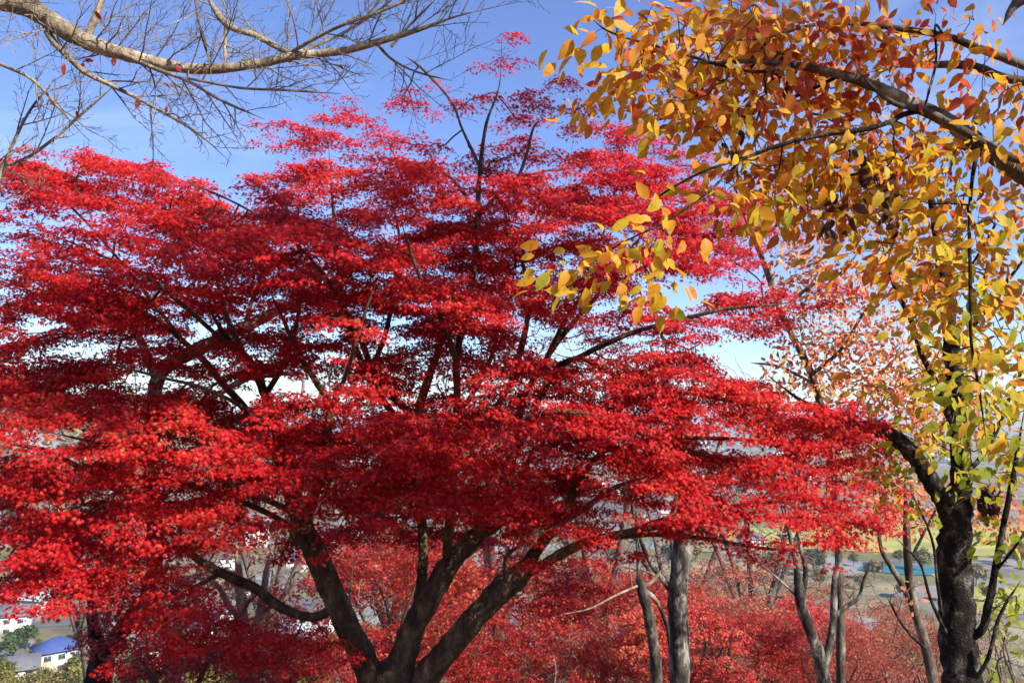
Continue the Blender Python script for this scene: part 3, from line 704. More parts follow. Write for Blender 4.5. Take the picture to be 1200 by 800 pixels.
D = 10.5
px_tree('bare_tree', 'thicker grey lichen trunk rising straight among the red maples', 'tree',
        [(797, 820, D, 24.6), (796, 760, D, 23.8), (794, 700, D, 23.0), (800, 640, D, 22.1), (806, 560, D, 19.7), (800, 470, D, 16.4)],
        [[(797, 720, D, 9.8), (785, 690, D, 7.4), (760, 655, D, 5.7), (742, 600, D - .3, 4.1), (738, 540, D - .4, 2.5)], [(800, 600, D, 9.8), (830, 560, D + .3, 7.4), (850, 500, D + .5, 4.9)], [(803, 520, D, 9.8), (780, 450, D, 6.6), (760, 400, D + .4, 4.1)]],
        prune(blob_att([(780, 460, 90, 60, D, 0.5), (840, 480, 60, 40, D, 0.5)], 0.35), 0.2), M['bark_pale'], M['bark_pale'], None, None)
D = 9.6
px_tree('bare_tree', 'slim pale lichen spotted trunk standing left of the thicker grey trunk', 'tree',
        [(770, 820, D, 13.6), (768, 770, D, 12.8), (760, 720, D, 12.8), (752, 690, D, 11.9), (748, 660, D, 5.1), (746, 610, D, 3.4), (744, 560, D, 2.5)],
        [[(753, 688, D, 5.1), (765, 680, D, 4.2), (775, 668, D, 3.4)], [(754, 690, D, 6.0), (770, 705, D + .1, 5.1), (782, 735, D + .2, 4.2), (784, 760, D + .3, 2.5)], [(750, 685, D, 3.4), (722, 697, D - .2, 2.6), (690, 713, D - .3, 2), (655, 720, D - .4, 1.4)]],
        prune(blob_att([(745, 600, 18, 60, D, 1.2), (690, 700, 50, 25, D, .5)], 0.25), 0.15), M['bark_pale'], M['bark_tan'], None, None)
D = 12
px_tree('bare_tree', 'bare forked tree with one dark and one pale stem, right of centre', 'tree',
        [(968, 830, D, 16.5), (966, 800, D, 15.8), (962, 775, D, 15.2), (956, 755, D, 13.9)],
        [[(958, 768, D, 12.7), (950, 740, D, 12.1), (940, 712, D, 12.1), (937, 692, D, 12.7), (932, 660, D, 5.1), (926, 630, D, 4.4), (921, 600, D, 3.2), (918, 560, D, 1.9)], [(940, 700, D, 7.6), (944, 670, D, 5.7), (938, 640, D, 5.1), (932, 600, D, 3.8), (935, 560, D, 2.6)],
         [(966, 780, D, 10.7), (974, 745, D, 8.9), (977, 715, D, 8.3), (978, 680, D, 7.0), (984, 650, D, 5.1), (982, 615, D, 4.4), (980, 560, D, 3.2), (978, 520, D, 1.9)], [(978, 722, D, 5.1), (992, 710, D, 5.1), (1006, 700, D, 4.4), (1012, 680, D, 3.2), (1024, 650, D, 1.9)],
         [(940, 705, D, 3.2), (920, 685, D, 2.6), (890, 660, D, 1.9), (860, 640, D, 1.2)]],
        prune(blob_att([(930, 590, 35, 50, D, .8), (985, 560, 40, 60, D, .8), (1010, 650, 30, 30, D, .6), (890, 670, 40, 20, D, .5)], 0.3), 0.15), M['bark_pale'], M['bark_pale'], lambda a, d: spray(a[::9], d[::9], 0.5, 0.15, 1, (0.08, 0.1), OVAL), M['cherry_yellow'])
D = 9
px_tree('cherry_tree', 'thin curved trunk with small orange leaves left of the big dark trunk', 'tree',
        [(1100, 830, D, 12.8), (1092, 790, D, 12.0), (1083, 750, D, 11.2), (1072, 715, D, 10.4), (1066, 680, D, 9.6), (1063, 640, D, 8.8), (1062, 600, D, 7.2), (1060, 550, D, 4.8)],
        [[(1075, 725, D, 7.2), (1060, 690, D, 6.4), (1045, 665, D, 6.4), (1032, 640, D, 4.8), (1028, 600, D, 4.0), (1020, 560, D, 2.4)], [(1085, 760, D, 4.0), (1060, 735, D - .3, 3.2), (1040, 700, D - .5, 2.4)], [(1064, 660, D, 4.0), (1085, 620, D + .2, 3.2), (1100, 590, D + .3, 2.4)]],
        prune(blob_att([(1050, 690, 40, 18, D - .4, 1.2), (1040, 570, 45, 30, D, 1), (1000, 560, 40, 25, D, 1), (1060, 600, 50, 25, D + .3, 1), (1080, 540, 40, 25, D, 1)], 0.22), 0.12), M['bark_cherry'], M['bark_dark'],
        lambda a, d: spray(a, d, 4, 0.2, 0.7, (0.06, 0.10), OVAL, up=0.5, lean=SUNLEAN), M['salmon'])
D = 11
px_tree('red_maple', 'small forked maple with pale trunk left of the big maple', 'maple tree',
        [(288, 840, D, 20), (288, 800, D, 19), (288, 770, D, 18)],
        [[(287, 775, D, 12), (284, 745, D, 12), (284, 715, D, 12), (281, 690, D, 11), (279, 660, D, 8), (276, 620, D, 5)], [(291, 775, D, 12), (297, 748, D, 12), (304, 722, D, 11), (308, 700, D, 10), (312, 670, D, 7), (318, 640, D, 4)],
         [(284, 726, D, 7), (270, 712, D, 7), (258, 690, D - .2, 6), (246, 680, D - .3, 5), (222, 676, D - .4, 3)], [(304, 720, D, 6), (322, 706, D, 5), (335, 695, D + .2, 4), (345, 680, D + .3, 3)]],
        prune(blob_att([(300, 645, 45, 14, D, 1.2), (335, 690, 35, 12, D, 1.2), (250, 690, 35, 10, D - .3, 1), (345, 655, 30, 12, D + .3, 1.2), (280, 610, 50, 18, D, 1), (215, 680, 25, 10, D - .4, 1)], 0.18), 0.1), M['bark_tan'], M['bark_twig'],
        lambda a, d: spray(a, d, 14, 0.17, 0.4, (0.06, 0.08), STAR5, lean=SUNLEAN), M['maple_far'])
D = 9.5
px_tree('cherry_tree', 'big dark cherry tree behind the left half of the red maple', 'tree',
        [(112, 850, D, 32.0), (114, 810, D, 30.4), (118, 780, D, 28.8), (124, 760, D, 27.2)],
        [[(120, 770, D, 20.8), (112, 745, D, 16.0), (108, 725, D, 11.2), (104, 690, D, 8.0), (80, 640, D, 7.2), (40, 600, D - .3, 6.4), (15, 615, D - .5, 5.6)], [(126, 765, D, 19.2), (140, 742, D, 19.2), (155, 720, D, 17.6), (172, 700, D, 17.6), (182, 650, D + .2, 17.6), (178, 560, D + .3, 17.6), (180, 470, D + .3, 16.8), (192, 432, D + .3, 16.8), (230, 410, D + .3, 16.0), (290, 382, D + .4, 14.4), (325, 364, D + .5, 11), (365, 345, D + .6, 9), (420, 312, D + .7, 7), (480, 285, D + .8, 5), (530, 250, D + .9, 3)],
         [(186, 450, D + .3, 11.2), (170, 410, D + .3, 9.6), (155, 382, D + .2, 8.0), (140, 355, D + .2, 5.6)], [(288, 385, D + .4, 6.4), (296, 350, D + .4, 4.8), (320, 300, D + .5, 3.2)], [(150, 380, D + .2, 5.6), (110, 350, D, 4.0), (60, 330, D, 2.4)], [(240, 470, D + .4, 7.2), (300, 440, D + .5, 6.4), (355, 438, D + .6, 4.8)],
         [(180, 600, D + .2, 8.0), (130, 570, D, 7.2), (60, 530, D - .3, 5.6), (10, 520, D - .4, 4.0)]],
        prune(blob_att([(200, 370, 120, 60, D, .35), (320, 330, 80, 40, D, .35), (60, 380, 80, 60, D, .35)], 0.4), 0.25), M['bark_dark'], M['bark_cherry'], lambda a, d: spray(a[::4], d[::4], 1, 0.2, 1, (0.07, 0.09), OVAL), M['salmon'])
D = 12.5
px_tree('cherry_tree', 'leaning slender tree with thin salmon leaves behind the right end of the maple', 'tree',
        [(985, 840, D, 10.4), (985, 720, D, 9.6), (980, 600, D, 8.8), (968, 510, D, 8.8), (955, 450, D, 8.0), (940, 415, D, 7.6), (915, 365, D, 7.2), (896, 310, D, 6.4), (880, 270, D, 5.6), (866, 235, D, 4.8), (855, 190, D, 3.2)],
        [[(950, 440, D, 4.8), (985, 410, D - .3, 4.0), (1010, 370, D - .5, 3.2), (1040, 330, D - .6, 2.4)], [(915, 365, D, 4.8), (950, 335, D, 4.0), (985, 320, D - .2, 3.2), (1010, 290, D - .2, 2.4)], [(885, 285, D, 4.0), (920, 255, D, 3.2), (945, 225, D, 2.4)], [(955, 450, D, 4.0), (915, 430, D, 3.2), (880, 425, D, 2.4)],
         [(968, 500, D, 4.8), (1000, 480, D, 4.0), (1030, 440, D + .3, 3.2), (1070, 400, D + .5, 2.4)]],
        prune(blob_att([(900, 255, 45, 25, D, 1), (940, 300, 55, 30, D, .9), (960, 350, 60, 30, D, 1), (1000, 330, 45, 30, D, .9), (990, 400, 60, 30, D, 1), (1000, 450, 60, 30, D, 1.1), (930, 440, 45, 20, D, .8), (1050, 420, 50, 40, D, 1), (1060, 480, 50, 30, D, 1), (920, 225, 40, 20, D, 1), (985, 260, 45, 25, D, .9), (1060, 360, 40, 30, D, .8), (1100, 500, 40, 30, D, .8), (1150, 480, 40, 40, D, .8), (960, 400, 40, 20, D, .8), (1010, 510, 40, 20, D, .8), (1040, 570, 45, 30, D, .9), (1000, 545, 40, 20, D, .7), (1090, 600, 40, 30, D, .7), (1170, 600, 40, 40, D, .7), (1110, 440, 40, 30, D, .8)], 0.17), 0.1),
        M['bark_cherry'], M['bark_cherry'], lambda a, d: spray(a, d, 11, 0.28, 0.8, (0.07, 0.115), OVAL, up=0.4, lean=SUNLEAN), M['salmon'])

# ------------------------------------------------------------------ the big red maple
D = 6.5
MAPLE_TRUNK = [(464, 880, D, 120), (462, 835, D, 108), (462, 806, D, 96), (466, 780, D, 60)]
ML = [
 # left trunk and its three upper stems
 [(450, 830, D, 52), (432, 785, D, 46), (408, 735, D, 42), (388, 690, D, 40), (368, 645, D, 38), (352, 610, D + .1, 34), (338, 560, D + .1, 24), (324, 505, D + .1, 18), (313, 470, D, 15), (300, 436, D, 13), (286, 416, D, 11), (265, 395, D - .1, 9), (245, 362, D - .2, 6), (215, 320, D - .3, 4)],
 [(345, 585, D + .1, 20), (322, 530, D + .5, 14), (303, 500, D + .6, 12), (280, 470, D + .7, 11), (259, 447, D + .7, 10), (238, 421, D + .8, 9), (210, 396, D + .8, 7), (180, 372, D + .9, 6), (120, 345, D + 1, 4), (40, 320, D + 1, 3)],
 [(356, 612, D + .1, 24), (372, 570, D - .3, 16), (383, 515, D - .4, 12), (385, 475, D - .4, 10), (366, 440, D - .5, 8), (346, 406, D - .5, 7), (330, 370, D - .5, 5), (310, 330, D - .5, 3)],
 [(390, 712, D, 18), (372, 722, D, 16), (350, 720, D - .1, 15), (325, 709, D - .2, 14), (300, 690, D - .2, 14), (270, 676, D - .3, 13), (240, 661, D - .4, 12), (215, 640, D - .5, 9), (185, 610, D - .6, 7), (140, 592, D - .7, 5), (70, 575, D - .8, 3)],
 # middle trunk, broken limb to the right, vertical stem
 [(460, 830, D, 60), (468, 785, D, 50), (484, 735, D, 42), (504, 700, D, 38), (522, 668, D, 36), (540, 645, D, 34), (565, 622, D + .1, 30), (590, 604, D + .2, 28), (600, 594, D + .3, 16), (612, 560, D + .4, 9), (628, 520, D + .5, 7), (650, 490, D + .6, 5)],
 [(484, 745, D, 26), (489, 715, D + .1, 20), (494, 680, D + .1, 18), (496, 640, D + .2, 16), (492, 595, D + .2, 15), (488, 545, D + .2, 15), (489, 490, D + .3, 15), (500, 450, D + .4, 12), (514, 410, D + .5, 9), (524, 380, D + .6, 6), (530, 340, D + .6, 4)],
 [(526, 664, D, 18), (524, 640, D - .2, 16), (527, 615, D - .2, 14), (530, 570, D - .3, 12), (534, 520, D - .3, 11), (536, 470, D - .3, 10), (535, 420, D - .3, 10), (545, 370, D - .2, 9), (555, 315, D - .1, 9), (559, 267, D, 8), (562, 203, D, 6), (570, 145, D, 4.5), (585, 101, D, 3.2), (588, 45, D, 2)],
 [(489, 500, D + .3, 12), (474, 478, D + .1, 11), (455, 460, D, 10), (436, 432, D - .1, 9), (421, 395, D - .2, 8), (400, 374, D - .3, 6), (370, 345, D - .4, 4)],
 [(488, 545, D + .2, 10), (470, 500, D + .6, 10), (440, 455, D + .8, 9), (418, 410, D + .9, 8), (404, 360, D + 1, 6), (395, 300, D + 1.1, 5), (390, 240, D + 1.2, 4), (385, 170, D + 1.2, 3)],
 [(559, 250, D, 6), (535, 215, D - .2, 5), (511, 195, D - .3, 4.5), (503, 178, D - .3, 3)],
 [(562, 195, D, 5), (542, 152, D + .2, 4), (528, 118, D + .3, 3.4), (495, 81, D + .4, 3.5), (475, 66, D + .4, 2.5)],
 [(560, 255, D, 6), (582, 230, D - .1, 5.5), (606, 208, D - .2, 5), (616, 184, D - .2, 4.5), (625, 150, D - .2, 3.5), (636, 140, D - .2, 2.5)],
 # right trunk with its knot and long low limbs
 [(474, 835, D, 56), (498, 795, D - .1, 46), (530, 755, D - .2, 42), (562, 718, D - .2, 40), (588, 690, D - .2, 42), (606, 676, D - .2, 40), (618, 660, D - .2, 26), (640, 628, D - .1, 16), (658, 598, D, 12), (676, 572, D, 11), (672, 560, D + .1, 8), (690, 530, D + .2, 6), (712, 500, D + .3, 4)],
 [(612, 672, D - .2, 22), (632, 664, D - .3, 16), (655, 650, D - .4, 14), (690, 634, D - .5, 12), (735, 624, D - .6, 11), (790, 612, D - .7, 9), (835, 598, D - .8, 7), (890, 590, D - .8, 6), (965, 584, D - .8, 4.5), (1030, 596, D - .8, 3)],
 [(735, 624, D - .6, 8), (790, 606, D - .9, 7), (860, 606, D - 1, 6), (930, 606, D - 1.1, 5), (1000, 612, D - 1.2, 4), (1050, 612, D - 1.2, 3)],
 [(700, 632, D - .5, 8), (760, 626, D - .4, 7), (820, 630, D - .3, 6), (880, 640, D - .3, 5), (935, 646, D - .3, 3)],
 [(622, 655, D - .2, 14), (655, 615, D + .4, 11), (690, 592, D + .6, 9), (722, 570, D + .8, 6), (770, 555, D + 1, 4)],
 [(595, 690, D - .2, 10), (592, 660, D - .4, 7), (600, 645, D - .5, 5), (640, 622, D - .6, 3.5), (680, 606, D - .7, 2.5)],
 # upper right fan
 [(530, 560, D - .3, 9), (560, 510, D + .1, 9), (598, 450, D + .3, 9), (610, 410, D + .3, 9), (617, 380, D + .3, 8), (620, 340, D + .4, 6), (612, 295, D + .4, 5), (635, 255, D + .4, 4), (660, 220, D + .4, 3)],
 [(590, 606, D + .2, 12), (604, 520, D + .6, 11), (613, 470, D + .7, 10), (638, 424, D + .7, 9), (655, 398, D + .8, 8), (678, 371, D + .8, 7), (705, 340, D + .9, 5), (740, 290, D + 1, 4), (790, 240, D + 1, 3)],
 [(604, 535, D + .6, 10), (630, 470, D + .4, 10), (655, 430, D + .3, 9), (680, 418, D + .2, 8), (701, 407, D + .1, 8), (743, 389, D, 7), (800, 374, D - .1, 6), (850, 362, D - .2, 5), (900, 358, D - .3, 4), (955, 350, D - .4, 3)],
 [(575, 618, D + .1, 12), (596, 540, D - .3, 9), (613, 493, D - .5, 9), (659, 482, D - .6, 8), (701, 489, D - .6, 8), (750, 501, D - .6, 7), (800, 512, D - .6, 6), (870, 515, D - .6, 5), (940, 528, D - .6, 4), (1000, 530, D - .6, 2.5)],
 [(672, 572, D + .1, 8), (700, 535, D - .2, 8), (730, 524, D - .4, 7), (800, 528, D - .5, 6), (860, 540, D - .6, 5), (940, 548, D - .7, 3)],
 [(680, 418, D + .2, 6), (720, 440, D - .2, 6), (770, 455, D - .4, 6), (830, 465, D - .5, 5), (900, 478, D - .6, 4), (970, 482, D - .6, 3)],
 [(310, 465, D, 9), (330, 430, D + .3, 7), (345, 390, D + .4, 6), (352, 340, D + .5, 5), (345, 290, D + .5, 3)],
 [(286, 416, D, 8), (262, 360, D + .3, 6), (250, 310, D + .5, 5), (225, 260, D + .6, 3)],
 [(436, 432, D - .1, 8), (452, 390, D + .3, 7), (462, 340, D + .4, 6), (468, 280, D + .5, 4), (455, 220, D + .5, 3)],
 [(535, 420, D - .3, 7), (515, 370, D - .6, 6), (490, 320, D - .8, 5), (470, 260, D - .9, 3)],
 [(489, 560, D + .2, 9), (505, 520, D + .9, 8), (548, 470, D + 1.1, 7), (575, 420, D + 1.2, 6), (590, 360, D + 1.2, 4)],
 [(324, 505, D + .1, 8), (290, 480, D - .5, 6), (240, 455, D - .8, 5), (180, 440, D - 1, 4), (110, 420, D - 1.1, 3)],
 [(385, 480, D - .4, 7), (405, 440, D - .8, 6), (420, 390, D - 1, 5), (440, 330, D - 1.1, 3)],
 [(638, 424, D + .7, 7), (665, 370, D + .4, 5), (700, 320, D + .3, 4), (720, 260, D + .3, 3)],
 # left side limbs
 [(345, 600, D + .1, 10), (300, 580, D - .4, 8), (250, 560, D - .6, 7), (190, 540, D - .8, 6), (120, 520, D - 1, 5), (50, 505, D - 1.1, 3)],
 [(372, 655, D, 9), (330, 610, D + .5, 8), (260, 580, D + .8, 7), (180, 560, D + 1, 6), (90, 560, D + 1.2, 4)],
 [(290, 425, D, 8), (240, 380, D - .5, 6), (180, 330, D - .8, 5), (120, 300, D - 1, 4), (50, 270, D - 1.1, 3)],
 [(215, 400, D + .8, 6), (160, 330, D + .6, 5), (110, 270, D + .5, 4), (60, 220, D + .4, 3)],
 [(260, 670, D - .3, 6), (220, 690, D - .5, 5), (160, 700, D - .7, 4), (90, 700, D - .8, 3)],
 [(421, 395, D - .2, 7), (385, 330, D - .6, 5), (340, 280, D - .8, 4), (280, 240, D - .9, 3), (210, 210, D - .9, 2.5)],
 [(470, 620, D - .2, 7), (440, 600, D - .7, 6), (410, 585, D - .9, 4)],
]
PADS = [(690, 342, 50, 18, .5, 1), (735, 372, 50, 14, .3, .9), (795, 392, 50, 12, .2, .9), (835, 325, 42, 14, .6, .7), (860, 350, 45, 12, .1, .7), (720, 320, 45, 16, 1, .8), (700, 400, 45, 12, 1, .6), (905, 350, 45, 11, 0, .6),
 (655, 125, 48, 26, -.2, 1), (700, 150, 48, 26, .2, 1), (735, 195, 50, 26, .4, 1), (600, 150, 45, 24, .4, .7), (820, 230, 55, 26, .6, 1), (850, 290, 45, 22, .6, .9), (800, 270, 50, 24, .2, .9), (545, 230, 60, 26, .9, .9), (470, 120, 40, 20, .6, .5), (585, 310, 60, 26, .9, .9), (500, 330, 60, 22, -.5, 1), (420, 350, 60, 20, -.5, .9), (330, 340, 60, 18, .8, .9), (100, 350, 70, 16, -.7, .9), (560, 365, 50, 18, -.5, .8), (620, 335, 50, 22, -.4, .8),
 (380, 628, 45, 11, .9, .9), (440, 622, 50, 13, .9, 1), (505, 622, 45, 12, .8, .9), (565, 632, 40, 11, 1.1, .8), (610, 600, 40, 14, .8, .9), (655, 575, 40, 12, .9, .8), (230, 372, 60, 14, .3, .9), (300, 398, 50, 12, -.2, .8), (365, 405, 45, 14, .6, .8), (415, 400, 40, 14, -.1, .8), (470, 365, 50, 18, .9, .9), (330, 425, 45, 10, .7, .7), (520, 425, 50, 18, -.1, .8), (440, 440, 45, 16, .9, .8), (390, 370, 55, 16, 1, .9), (640, 370, 40, 14, 1, .7), (610, 395, 30, 14, -.1, .6), (900, 335, 40, 10, -.2, .35), (960, 335, 35, 9, -.3, .4), (560, 350, 55, 20, .9, .9), (180, 360, 60, 14, 1, .8), (310, 480, 55, 14, .9, .9), (250, 505, 60, 14, 1, .9),
   # cx, cy, half width, half height, depth offset, density, tilt
 (602, 45, 26, 16, 0, .35), (588, 75, 40, 24, .1, .3), (640, 112, 42, 28, -.2, .8), (662, 95, 26, 18, -.2, .9), (560, 118, 50, 26, .2, .22), (500, 95, 40, 24, .4, -.32), (470, 165, 45, 32, .3, .8), (418, 140, 52, 26, .8, .7), (372, 165, 40, 26, 1.0, .8),
 (400, 120, 35, 16, 1.1, .5), (690, 190, 50, 32, -.2, .9), (740, 165, 50, 34, .6, .9), (800, 195, 55, 36, .8, .9), (620, 178, 50, 30, .3, .55), (560, 195, 55, 30, .2, .5), (500, 225, 60, 32, -.2, 1), (430, 225, 60, 30, .6, .9), (365, 208, 50, 30, 1, .9), (340, 165, 34, 18, 1.2, .6),
 (330, 255, 60, 30, -.6, 1), (650, 225, 55, 30, .2, .9), (720, 235, 50, 30, .7, .9), (770, 265, 60, 28, .9, .9), (845, 260, 50, 30, 1.1, .9), (600, 270, 70, 34, -.1, 1.1), (540, 262, 60, 32, .3, 1),
 (55, 200, 45, 15, .4, .9, -.32), (110, 190, 45, 17, .3, .9, -.28), (165, 200, 50, 20, .1, 1, -.28), (225, 215, 50, 20, -.3, 1, -.28), (285, 220, 42, 20, -.4, .9, .1), (85, 232, 70, 16, .5, 1, -.32), (160, 245, 70, 20, -.2, 1, -.32), (235, 252, 70, 20, -.6, 1, -.28), (300, 250, 55, 20, -.8, 1),
 (40, 280, 55, 15, -.9, 1, -.32), (110, 285, 70, 18, -.9, 1, -.32), (190, 290, 70, 20, -.8, 1, -.28), (270, 280, 85, 26, -1.2, 1.3), (350, 275, 85, 28, -1.1, 1.4), (420, 285, 70, 30, -.7, 1.3), (300, 312, 90, 20, -.9, 1.2), (390, 320, 70, 24, -.4, 1.1),
 (460, 300, 60, 28, -.3, 1.1), (520, 300, 60, 30, 0, 1.1), (660, 290, 60, 28, .4, 1), (710, 290, 50, 26, .8, .8), (790, 300, 45, 22, 1, .6), (40, 330, 55, 17, -.5, 1, -.28), (115, 335, 75, 18, 0, 1, -.28), (200, 340, 65, 17, -.2, 1, .1), (265, 345, 55, 16, -.5, 1),
 (30, 372, 50, 17, .2, 1), (100, 385, 75, 20, .5, 1), (170, 390, 60, 16, .9, .8), (440, 340, 60, 24, .2, 1), (520, 345, 65, 26, -.3, 1.1), (590, 340, 60, 32, .2, 1.1), (640, 330, 46, 24, .4, .9), (560, 385, 55, 26, 0, .9), (500, 385, 50, 20, .6, .7), (440, 385, 45, 18, .4, .7), (350, 350, 60, 20, .3, .8), (660, 350, 40, 16, .9, .5),
 (45, 415, 70, 22, -.3, 1), (130, 425, 85, 22, -.2, 1.1), (205, 430, 45, 14, .9, .7), (55, 450, 80, 22, -.6, 1.1), (150, 465, 85, 20, -.6, 1.2), (60, 488, 80, 18, -1, 1.2), (150, 500, 90, 20, -.9, 1.2), (225, 480, 45, 22, .5, .8), (255, 412, 28, 10, -.4, 1), (285, 445, 50, 14, .2, .8), (310, 415, 40, 12, -.3, .7),
 (410, 430, 40, 24, .6, .8), (370, 460, 40, 20, -.4, .8), (440, 465, 40, 20, .3, .8), (600, 420, 45, 24, .4, .8), (560, 440, 55, 24, -.2, .9), (540, 480, 55, 24, .6, .9), (640, 455, 45, 20, .5, .9), (590, 475, 55, 22, .2, 1), (480, 430, 45, 20, .8, .7),
 (420, 495, 65, 24, -.4, 1.1), (355, 505, 55, 22, .3, 1), (490, 505, 70, 24, -.5, 1.1), (560, 515, 70, 24, -.6, 1.1), (630, 510, 55, 20, .1, 1), (300, 530, 75, 22, -.5, 1.1), (230, 540, 75, 22, -.7, 1.1), (150, 545, 60, 16, 1, 1), (45, 555, 65, 18, -.9, 1), (110, 560, 70, 16, -.8, 1),
 (400, 545, 75, 26, -.8, 1.2), (480, 550, 70, 26, -.8, 1.2), (560, 555, 75, 26, -.7, 1.2), (625, 550, 50, 22, .2, 1), (460, 585, 65, 20, -.9, 1.1), (350, 575, 60, 22, -.6, 1.1), (280, 585, 75, 20, -.6, 1.1), (195, 600, 75, 20, -.8, 1.1), (100, 605, 85, 20, .8, 1), (35, 620, 60, 20, -.9, 1), (415, 605, 50, 14, -.9, 1), (520, 590, 55, 18, .5, .9), (585, 600, 40, 18, .6, .9), (545, 580, 40, 18, -.5, 1),
 (120, 640, 80, 18, -.7, 1.1), (205, 640, 60, 16, -.5, 1), (290, 620, 55, 14, .4, .9), (40, 655, 60, 18, -.8, 1.1), (60, 690, 70, 17, -.9, 1.1), (140, 680, 60, 15, -.7, 1), (210, 700, 40, 10, -.6, .8), (345, 640, 40, 14, .5, .9), (320, 560, 55, 18, .6, .9), (195, 735, 45, 9, -.7, .8, -.3), (260, 745, 60, 12, -.4, 1), (320, 765, 55, 11, -.2, 1), (390, 755, 35, 10, -.2, .7), (170, 765, 50, 10, -.6, .9),
 (740, 425, 60, 17, -.1, 1.1), (800, 420, 50, 13, -.2, .9), (860, 372, 55, 10, -.2, .7), (910, 368, 50, 10, -.3, .7), (955, 352, 34, 11, -.4, .9), (880, 390, 50, 10, -.3, .5), (690, 450, 50, 18, .3, 1), (760, 460, 65, 18, -.4, 1.2), (830, 440, 45, 14, -.4, 1), (875, 455, 55, 14, -.5, 1), (930, 475, 60, 13, -.6, 1.1), (975, 478, 35, 10, -.6, 1), (830, 485, 65, 18, -.6, 1.1), (900, 500, 55, 14, -.6, 1), (700, 490, 55, 16, -.5, 1), (760, 500, 60, 15, -.6, 1), (660, 480, 45, 16, -.5, 1),
 (690, 535, 60, 18, -.3, 1), (750, 540, 55, 15, -.4, 1), (820, 545, 65, 15, -.5, 1), (880, 555, 60, 14, -.6, 1), (650, 555, 45, 15, .4, 1), (720, 570, 45, 10, .8, .6), (880, 575, 65, 14, -.8, 1.1), (940, 580, 55, 13, -.8, 1.1), (800, 575, 55, 13, -.7, 1), (990, 598, 55, 13, -.9, 1.2), (1040, 604, 26, 11, -1.2, 1), (850, 600, 55, 11, -.9, 1), (930, 610, 55, 9, -1.1, .9), (1000, 618, 45, 7, -1.2, .8), (760, 600, 45, 11, -.6, .9), (700, 620, 45, 8, -.5, .8), (810, 625, 45, 8, -.4, .8), (870, 636, 40, 8, -.3, .8), (930, 645, 36, 8, -.3, .7), (660, 605, 40, 13, -.2, .9), (620, 625, 30, 10, .6, .8), (680, 590, 36, 12, .5, .9), (640, 660, 30, 8, -.4, .5), (720, 645, 40, 9, -.5, .7), (680, 690, 30, 10, .6, .5)]
ENV = [(0, 205), (150, 172), (300, 225), (345, 165), (420, 150), (560, 210), (700, 175), (850, 215), (860, 330), (820, 400), (900, 470), (1000, 480), (1010, 560), (880, 570), (740, 590), (620, 620), (520, 600), (400, 600), (330, 600), (200, 640), (180, 700), (0, 705)]
HOLES = [(330, 450, 30, 12), (275, 372, 28, 10), (775, 335, 26, 14), (700, 392, 24, 12), (585, 378, 26, 22), (60, 512, 80, 20), (20, 285, 40, 12), (870, 410, 40, 30), (640, 400, 16, 16)]
def inside(x, y):
    c = False
    for (x0, y0), (x1, y1) in zip(ENV, ENV[1:] + ENV[:1]):
        if (y0 > y) != (y1 > y) and x < (x1 - x0) * (y - y0) / (y1 - y0) + x0: c = not c
    return c
nf = 0
while nf < 262:
    x, y = rng.uniform(0, 1020), rng.uniform(150, 700)
    if not inside(x, y) or any(((x - a) / (b + 35)) ** 2 + ((y - c_) / (e + 10)) ** 2 < 1 for a, c_, b, e in HOLES): continue
    w_ = rng.uniform(38, 66); PADS.append((x, y, w_, rng.uniform(12, 22), rng.uniform(-1, 1.2) if x < 700 else rng.uniform(-.8, .4), rng.uniform(.7, 1), -.3 if x < 320 and y < 350 else rng.uniform(-.1, .1))); nf += 1
def pad_tilt(p):
    base = p[6] if len(p) > 6 else (-.12 if p[0] > 620 else (.10 if p[0] < 380 and p[1] > 350 else 0))
    return base + rng.uniform(-.3, .26)
att = np.concatenate([pad_points(p[0], p[1], p[2], p[3] * .85, D + p[4] * 1.25, p[5] * (.72 if p[1] < 265 and p[0] < 420 else 1), 0.105, pad_tilt(p), .75, (rng.uniform(.28, .55) if p[4] < .35 else rng.uniform(-.25, .3))) for p in PADS])
ns = np.sin(att[:, 0] * 5.1 + 1.3 * np.sin(att[:, 1] * 3.7)) * np.sin(att[:, 1] * 4.3 + att[:, 2] * 6.7) + 0.6 * np.sin(att[:, 0] * 11 + att[:, 2] * 13)
att = prune(att[ns > -0.85], 0.055)
print('maple attractors', len(att))
px_tree('maple_tree', 'large spreading maple with bright red leaves and several dark trunks from one base', 'maple tree',
        [(a, b, c, w * .74) for a, b, c, w in MAPLE_TRUNK], [[(a, b, c, w * (.70 if w > 14 else .85)) for a, b, c, w in q] for q in ML], att, M['bark_maple'], M['bark_twig'], lambda a, d: spray(a, d, 60, 0.145, 0.24, (0.032, 0.056), STAR7, up=0.8, lean=SUNLEAN * 1.2, jit=0.4, droop=0.3), M['maple'], rt=0.0021, bf=0.25, wob=0.008)

